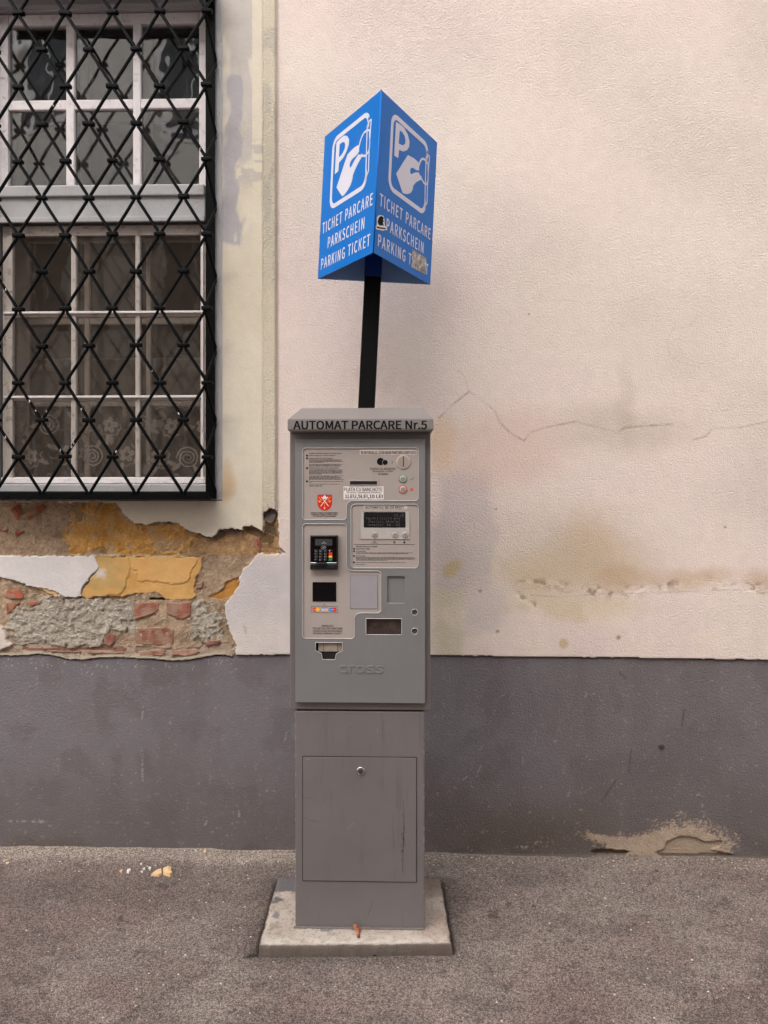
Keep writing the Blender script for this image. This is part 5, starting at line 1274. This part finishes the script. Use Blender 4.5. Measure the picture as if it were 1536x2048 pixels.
for (M, x, z) in ((MR, Ssd-.003, .41), (MR, Ssd-.003, .16), (ML, .003, .41), (ML, .003, .16)): plan('rivet', [circ(x, z, .003, 10)], M @ Matrix.Translation((0, 0, .001)), .003, .0006, M_void, sign)
for o in list(sign.children):
    pass
sign.rotation_euler = (0, lean, 0)
sign['_org'] = tuple(base)

# ================================================================== LITTLE THINGS ON THE GROUND
# dry leaf at the foot of the machine
q = NT('dry_leaf'); n = q.noise(70, 5, .7); c_ = q.ramp(n.outputs[0], [(.38, lin(112, 56, 34)), (.55, lin(160, 92, 60)), (.68, lin(190, 136, 96))]); q.l(c_, q.b.inputs['Base Color']); q.b.inputs['Roughness'].default_value = .6
c0 = W(715, 1862, 2.575)
out = [(706,1849),(712,1848),(716,1851),(720,1853),(722,1860),(719,1866),(720,1873),(717,1876),(714,1872),(712,1862),(707,1856)]
vs_ = []; n = len(out)
for (a, b) in out:
    p = W(a, b, 2.588) if b < 1865 else WG(a, b, zt+.004)
    vs_.append((p.x, p.y - .002 + .003*math.sin(a), p.z))
for v in list(vs_): vs_.append((v[0]+.0006, v[1]-.0010, v[2]+.0003))
cxm = sum(v[0] for v in vs_[:n])/n; cym = sum(v[1] for v in vs_[:n])/n; czm = sum(v[2] for v in vs_[:n])/n
vs_ += [(cxm, cym+.001, czm+.002), (cxm, cym+.000, czm+.002)]
fs = []
for k in range(n):
    j = (k+1) % n; fs += [(k, j, 2*n), (n+j, n+k, 2*n+1), (k, n+k, n+j, j)]
o = raw('dry_leaf', vs_, fs, q.m, None, True); tag(o, 'small curled orange dry leaf against the foot of the machine', 'leaf')
# flakes of fallen plaster
M_chipT = simple('tan_plaster_flake', lin(212, 176, 132), .85, 0, .15, 60, .0006, 200); M_chipW = simple('white_plaster_flake', lin(214, 206, 196), .85, 0, .08, 60, .0005, 200)
def chip(L, th_, m, label, seed, tilt=0):
    P = [WG(a, b, .004) for a, b in L]; rr = random.Random(seed); n = len(P); cx = sum(p.x for p in P)/n; cy = sum(p.y for p in P)/n
    gz = float(ground_h(np.array([cx]), np.array([cy]))[0])+.0012
    lo = [(p.x, p.y, gz-.003) for p in P]; hi = [((p.x-cx)*.93+cx, (p.y-cy)*.93+cy, gz+th_*rr.uniform(.7, 1.2)+tilt*(p.x-cx)) for p in P]
    vs_ = lo+hi+[(cx, cy, gz+th_*1.15)]; fs = []
    for k in range(n): j = (k+1) % n; fs += [(k, j, n+j, n+k), (n+k, n+j, 2*n)]
    o = raw('plaster_flake', vs_, fs, m); tag(o, label, 'plaster flake', 'fallen plaster flakes along the wall foot'); return o
z6 = lambda L: [(x/2.56, 1600+y/2.56) for x, y in L]
chip(z6([(772,384),(800,365),(826,356),(830,380),(812,388)]), .008, M_chipT, 'tan plaster flake, left half of the broken big one', 1)
chip(z6([(833,358),(862,346),(878,350),(876,368),(884,382),(870,390),(850,384),(836,380)]), .010, M_chipT, 'biggest tan plaster flake, right half of the broken one', 2, .05)
chip(z6([(612,364),(622,356),(632,358),(622,370)]), .004, M_chipT, 'small yellowish flake left of the rounded white crumb', 3)
chip(z6([(648,370),(652,360),(668,356),(672,364),(660,373)]), .009, M_chipW, 'rounded white plaster crumb beside the small yellowish flake', 4)
chip(z6([(730,352),(742,348),(744,356),(734,358)]), .004, M_chipW, 'small white flake midway between crumb and big tan flake', 5)
chip(z6([(760,350),(768,347),(776,352),(768,360)]), .006, M_chipW, 'small white crumb just up and left of the big tan flake', 6)
chip(z6([(720,364),(730,362),(732,368),(722,369)]), .003, M_chipW, 'tiny white flake lying nearest the viewer of the small ones', 7)
chip(z6([(716,328),(726,326),(728,332),(718,333)]), .003, M_chipW, 'tiny pale flake lying closest to the wall, left of big tan flake', 8)
chip(z6([(18,318),(40,308),(44,312),(24,321)]), .004, M_chipT, 'thin pale flake at far left edge, upper of a pair', 9)
chip(z6([(30,328),(46,322),(48,326),(34,331)]), .004, M_chipW, 'thin pale flake at far left edge, lower of a pair', 10)
chip(z6([(1042,280),(1052,268),(1056,286),(1048,290)]), .006, M_chipT, 'small tan flake close to the wall, left of the machine', 11)

# ================================================================== HOUSE ACROSS THE STREET (seen in the panes)
opp = thing('opposite_house', 'pale grey house across the street, seen mirrored in the window panes', 'house', (0, -7.0, 0))
M_of = simple('opposite_plaster', lin(214, 210, 202), .9, 0, .08, 2); M_od = simple('opposite_dark_glass', lin(40, 44, 48), .15); M_ow = simple('opposite_white_trim', lin(226, 224, 220), .6); M_or = simple('opposite_red_door', lin(120, 40, 34), .5); M_rt = simple('roof_tile_red', lin(140, 84, 66), .8)
ow = bx('wall', -11, 11, -7.4, -7.0, -.1, 11.2, M_of, opp)
bx('cornice', -11.1, 11.1, -6.999, -6.75, 10.9, 11.25, M_ow, opp, .03); bx('string_course', -11, 11, -6.999, -6.9, 3.6, 3.8, M_ow, opp, .02); bx('plinth', -11, 11, -6.999, -6.93, -.1, .7, simple('opposite_plinth', lin(110, 106, 102), .9), opp)
rv = [(-11.2, -6.6, 11.26), (11.2, -6.6, 11.26), (11.2, -10.5, 13.6), (-11.2, -10.5, 13.6), (-11.2, -6.6, 11.36), (11.2, -6.6, 11.36), (11.2, -10.5, 13.7), (-11.2, -10.5, 13.7)]
raw('roof', rv, [(0, 3, 2, 1), (4, 5, 6, 7), (0, 1, 5, 4), (1, 2, 6, 5), (2, 3, 7, 6), (3, 0, 4, 7)], M_rt, opp)
for zf, zt_ in ((1.0, 2.9), (4.4, 6.4), (7.9, 9.9)):
    for x in (-9, -6.4, -3.8, -1.2, 1.4, 4.0, 6.6, 9.2):
        if zf < 2 and x in (-1.2, 4.0): continue
        fr = bx('window', x-.62, x+.62, -6.998, -6.93, zf-.1, zt_+.1, M_ow, opp, .01)
        bx('pane', x-.48, x-.03, -6.929, -6.92, zf+.03, zt_-.05, M_od, fr); bx('pane', x+.03, x+.48, -6.929, -6.92, zf+.03, zt_-.05, M_od, fr)
for x in (-1.2, 4.0):
    dr = bx('door', x-.6, x+.6, -6.998, -6.92, 0, 2.6, M_or, opp, .01); bx('pane', x-.4, x+.4, -6.919, -6.91, 1.9, 2.4, M_od, dr)
